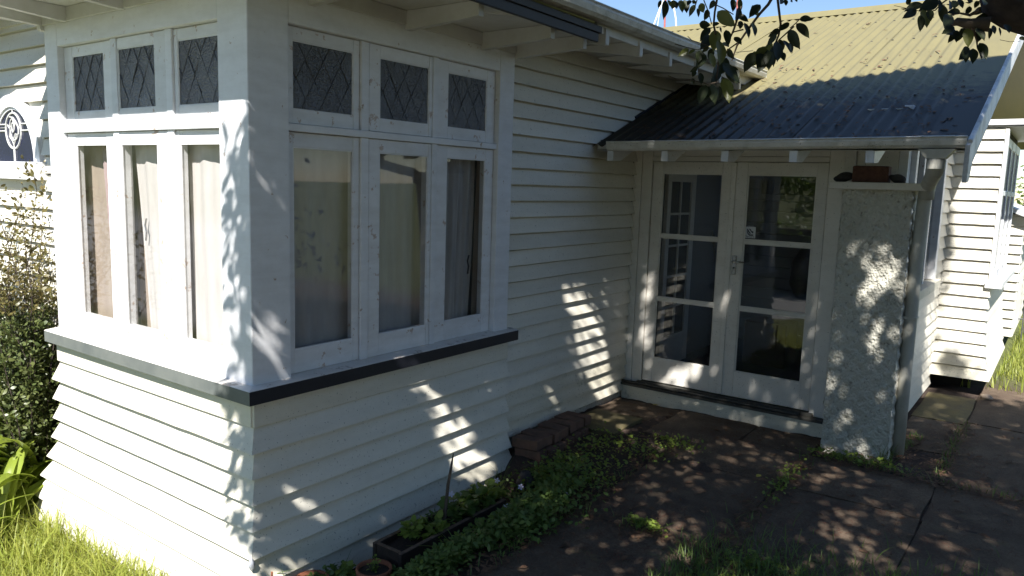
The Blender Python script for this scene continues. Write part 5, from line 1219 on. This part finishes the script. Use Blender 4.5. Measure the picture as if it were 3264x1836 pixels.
LV2 = [(565, 70, 200, 220), (440, 175, 165, 358), (515, 300, 506, 645), (560, 190, 642, 566), (690, 190, 740, 420), (880, 0, 498, 210), (930, 90, 988, 488), (900, -10, 870, 250), (1110, 10, 1085, 205), (1220, 10, 1190, 165), (1290, -20, 1372, 160), (1490, -20, 1500, 64), (1640, 10, 1590, 165), (1780, -10, 1770, 110), (1310, 215, 1050, 250), (1130, 290, 1005, 560), (1170, 510, 945, 668), (1190, 530, 1010, 698), (1210, 590, 1055, 860), (1240, 600, 1240, 835), (1340, 680, 1248, 835), (1440, 560, 1470, 945), (1620, 555, 1780, 830), (1690, 560, 1640, 860), (1490, 950, 1296, 1188), (1450, 990, 1428, 1250), (1560, 960, 1556, 1262), (1640, 890, 1722, 1200), (1690, 850, 1835, 1195), (1900, 550, 1896, 786), (2080, 540, 2122, 715), (1500, 120, 1420, 310), (1760, 140, 1550, 310), (1860, 280, 1560, 410), (250, -20, 330, 98), (1960, 500, 2010, 680), (2200, 480, 2290, 650), (2480, 740, 2600, 810), (1400, 380, 1200, 500), (1330, 560, 1420, 760)]
lme = []
for v in range(5):
    r = random.Random(60+v); fold = r.uniform(0.10, 0.35); bnd = r.uniform(-0.12, 0.16); skew = r.uniform(-.06, .06); wd = r.uniform(0.21, 0.26)
    def fn(u, t, fold=fold, bnd=bnd, skew=skew, wd=wd):
        wv = wd*(math.sin(math.pi*min(1, t)**0.78))**0.85*(1-0.18*t)
        if t > 0.86: wv *= (1-t)/0.14*0.8+0.2*(1-t)/0.14
        s2 = (u-0.5)*2
        return (t+0.0, s2*wv+skew*math.sin(math.pi*t), abs(s2)*wv*fold - bnd*t*t + 0.012*math.sin(9*t+3*s2))
    me = MB().grid(fn, 4, 10).mesh('leaf', 0, True); lme.append(me)
    me.materials.append(M['tree_leaf'])
lmy = []
for me in lme:
    c = me.copy(); c.materials.clear(); c.materials.append(M['tree_leaf_lit']); lmy.append(c)
rl = random.Random(17)
lit_leaves = {2, 5, 10, 14, 18, 22, 36, 37, 48, 55, 66, 70, 74, 203, 209, 221}  # leaves given the painted sunlit tone
def hang(lst, o, k, base):
    for i, (x0, y0, x1, y1) in enumerate(lst):
        dp = 2.92 + rl.uniform(-0.16, 0.16); a = Vector(at(o[0]+x0/k, o[1]+y0/k, dp)); b = Vector(at(o[0]+x1/k, o[1]+y1/k, dp + rl.uniform(-0.03, 0.03)))
        d = b-a; L = d.length; d.normalize(); view = Vector(FW); sd = d.cross(view).normalized(); roll = rl.uniform(-0.6, 0.6); nrm = sd.cross(d)
        sd2 = sd*math.cos(roll)+nrm*math.sin(roll); n2 = d.cross(sd2)
        lo = obj('leaf', (lmy if (base+i) in lit_leaves else lme)[i % 5], None, br_o)
        sw_ = 1.0 if L > 0.05 else 1.25
        sw_ *= rl.uniform(0.92, 1.22)
        Mx = Matrix(((d.x*L, sd2.x*L*sw_, n2.x*L, a.x), (d.y*L, sd2.y*L*sw_, n2.y*L, a.y), (d.z*L, sd2.z*L*sw_, n2.z*L, a.z), (0, 0, 0, 1)))
        lo.matrix_parent_inverse = Matrix.Translation(-Vector(tree.location)) if False else Matrix.Identity(4)
        lo.matrix_basis = Mx
hang(LV, (2050, 0), 4.14, 0); hang(LV2, O2, K2, 200)

def roof_litter():
    r = np.random.default_rng(64); n = 520; x = r.uniform(0.1, 2.6, n); y = 3.36+np.abs(r.gamma(1.3, 0.55, n)); q = r.random(n) < 0.14; y = np.where(q, r.uniform(4.5, 8.3, n), y); k = y < 8.4; x, y = x[k], y[k]
    P = np.stack([x, y, RZP+(y-RY0)*TG+0.016], 1); m = len(P); az = r.normal(1.5, 0.9, m); D = np.stack([np.cos(az), np.sin(az), np.sin(az)*TG+r.normal(0, 0.08, m)], 1); L = r.uniform(0.025, 0.085, m)
    return obj('roof_litter', leaves_mesh('roof_litter', P, D, np.tile([0., -TG, 1], (m, 1)), L, L*r.uniform(0.12, 0.4, m), 0.3), 'litter_leaf')
tag(roof_litter(), 'dead leaves and twigs caught in the corrugations of the porch roof', 'litter', kind='stuff')

# ------------------------------------------------------------------ background right and beyond
def tree_blob(name, label, cx, cy, z0, rx, ry, rz_, n, L0, L1, mat, seed, cat='tree', trunk=True):
    r = np.random.default_rng(seed); e_ = empty(name, (cx, cy, float(gz(cx, cy)))); tag(e_, label, cat)
    if trunk: loc(MB().tube([(cx, cy, -0.2), (cx+0.1, cy, z0*0.6), (cx, cy+0.1, z0+rz_*0.6)], [0.16, 0.11, 0.04], 8).build('trunk', 'bark', None, 0, True), e_)
    c = norm(r.normal(0, 1, (46, 3)))*(0.55+0.4*r.random((46, 1))); k = r.integers(0, 46, n); P = c[k] + r.normal(0, 0.17, (n, 3))
    P = P*np.array([rx, ry, rz_]) + np.array([cx, cy, z0]); P = P[P[:, 2] > -0.1]
    o = leaf_cloud('crown', mat, P, L0, L1, 0.5, None, 0.1, seed); loc(o, e_)
tree_blob('broadleaf_shrub', 'sunlit yellow-green shrub beyond the lean-to at the right edge', 3.15, 13.6, 1.5, 0.85, 0.8, 1.35, 5000, 0.05, 0.10, 'hedge_leaf', 5, 'shrub', False)
tree_blob('background_tree', 'dark green tree behind the yellow-green shrub at the right edge', 3.9, 17.5, 2.0, 1.6, 1.5, 1.3, 5000, 0.09, 0.16, 'weed', 6)
# iron railing
fe = empty('iron_railing', (2.9, 10.5, 0)); tag(fe, 'grey iron railing with scrolls at the far right', 'railing')
for k in range(12): 
    x = 2.86+k*0.12; o = MB().tube([(x, 10.4, 0.0), (x, 10.4, 1.15)], 0.009, 6).build('bar', 'iron', None); loc(o, fe)
    o = MB().tube([(x+0.06+0.045*math.cos(a), 10.4, 0.16+0.07*math.sin(a)) for a in np.linspace(0, 6.0, 14)], 0.006, 5).build('scroll', 'iron', None); loc(o, fe)
for z in (0.30, 0.85): o = MB().tube([(2.8, 10.4, z), (4.4, 10.4, z)], 0.010, 6).build('rail', 'iron', None); loc(o, fe)
# masts behind the ridge
rp = rz(RYR)
def ridge_pt(px, py, dep): return tuple(at(px, py, dep))
mast = empty('aerial_mast', at(2115, 110, 13.0)); tag(mast, 'red aerial mast with white bent rods rising behind the wing ridge', 'mast')
for pts, mt, rd, nm in (([(2117, 150), (2119, 60), (2123, -30)], 'red_pole', 0.016, 'pole'), ([(2073, 110), (2095, 50), (2122, -20)], 'white_rod', 0.013, 'rod'), ([(2092, 110), (2100, 55), (2118, -20)], 'white_rod', 0.006, 'rod'), ([(2157, 120), (2154, 60), (2147, 20), (2138, -20)], 'white_rod', 0.014, 'rod')):
    loc(MB().tube([at(x, y, 13.0) for x, y in pts], rd, 8).build(nm, mt, None), mast)
o = MB().tube([at(2346, 110, 13.2), at(2349, 40, 13.2), at(2352, -20, 13.2)], 0.016, 8).build('red_mast', 'red_pole', None); tag(o, 'second thin red mast behind the ridge among the hanging leaves', 'mast')
# clipped hedge across the road
hg = empty('clipped_hedge', (-3, -11.5, -0.6)); tag(hg, 'clipped hedge across the road, seen only as a reflection in the door panes', 'hedge')
r = np.random.default_rng(88); nh = 9000; Ph = np.stack([r.uniform(-13, 7, nh), r.uniform(-12.2, -10.8, nh), r.uniform(-0.9, 1.25, nh)], 1)
loc(leaf_cloud('foliage', 'weed', Ph, 0.12, 0.22, 0.6, None, 0.2, 89), hg); loc(part('stems', 'bark', (-13, 7, -11.8, -11.2, -1.0, 0.95), parent=None, bevel=0), hg)
# trees across the road behind the camera (seen as reflections in the panes)
for i, (x, y, s3, lb_) in enumerate(((-12, -16, 2.4, 'round garden tree across the road, seen only as a reflection'), (-5, -22, 3.0, 'broad garden tree farther across the road, seen only as a reflection'), (9, -15, 2.6, 'leafy garden tree on the far side of the path behind the viewer'))):
    tree_blob('garden_tree', lb_, x, y, s3*1.3, s3, s3, s3, 2600, 0.25, 0.45, 'weed', 30+i)
bpy.context.view_layer.update()
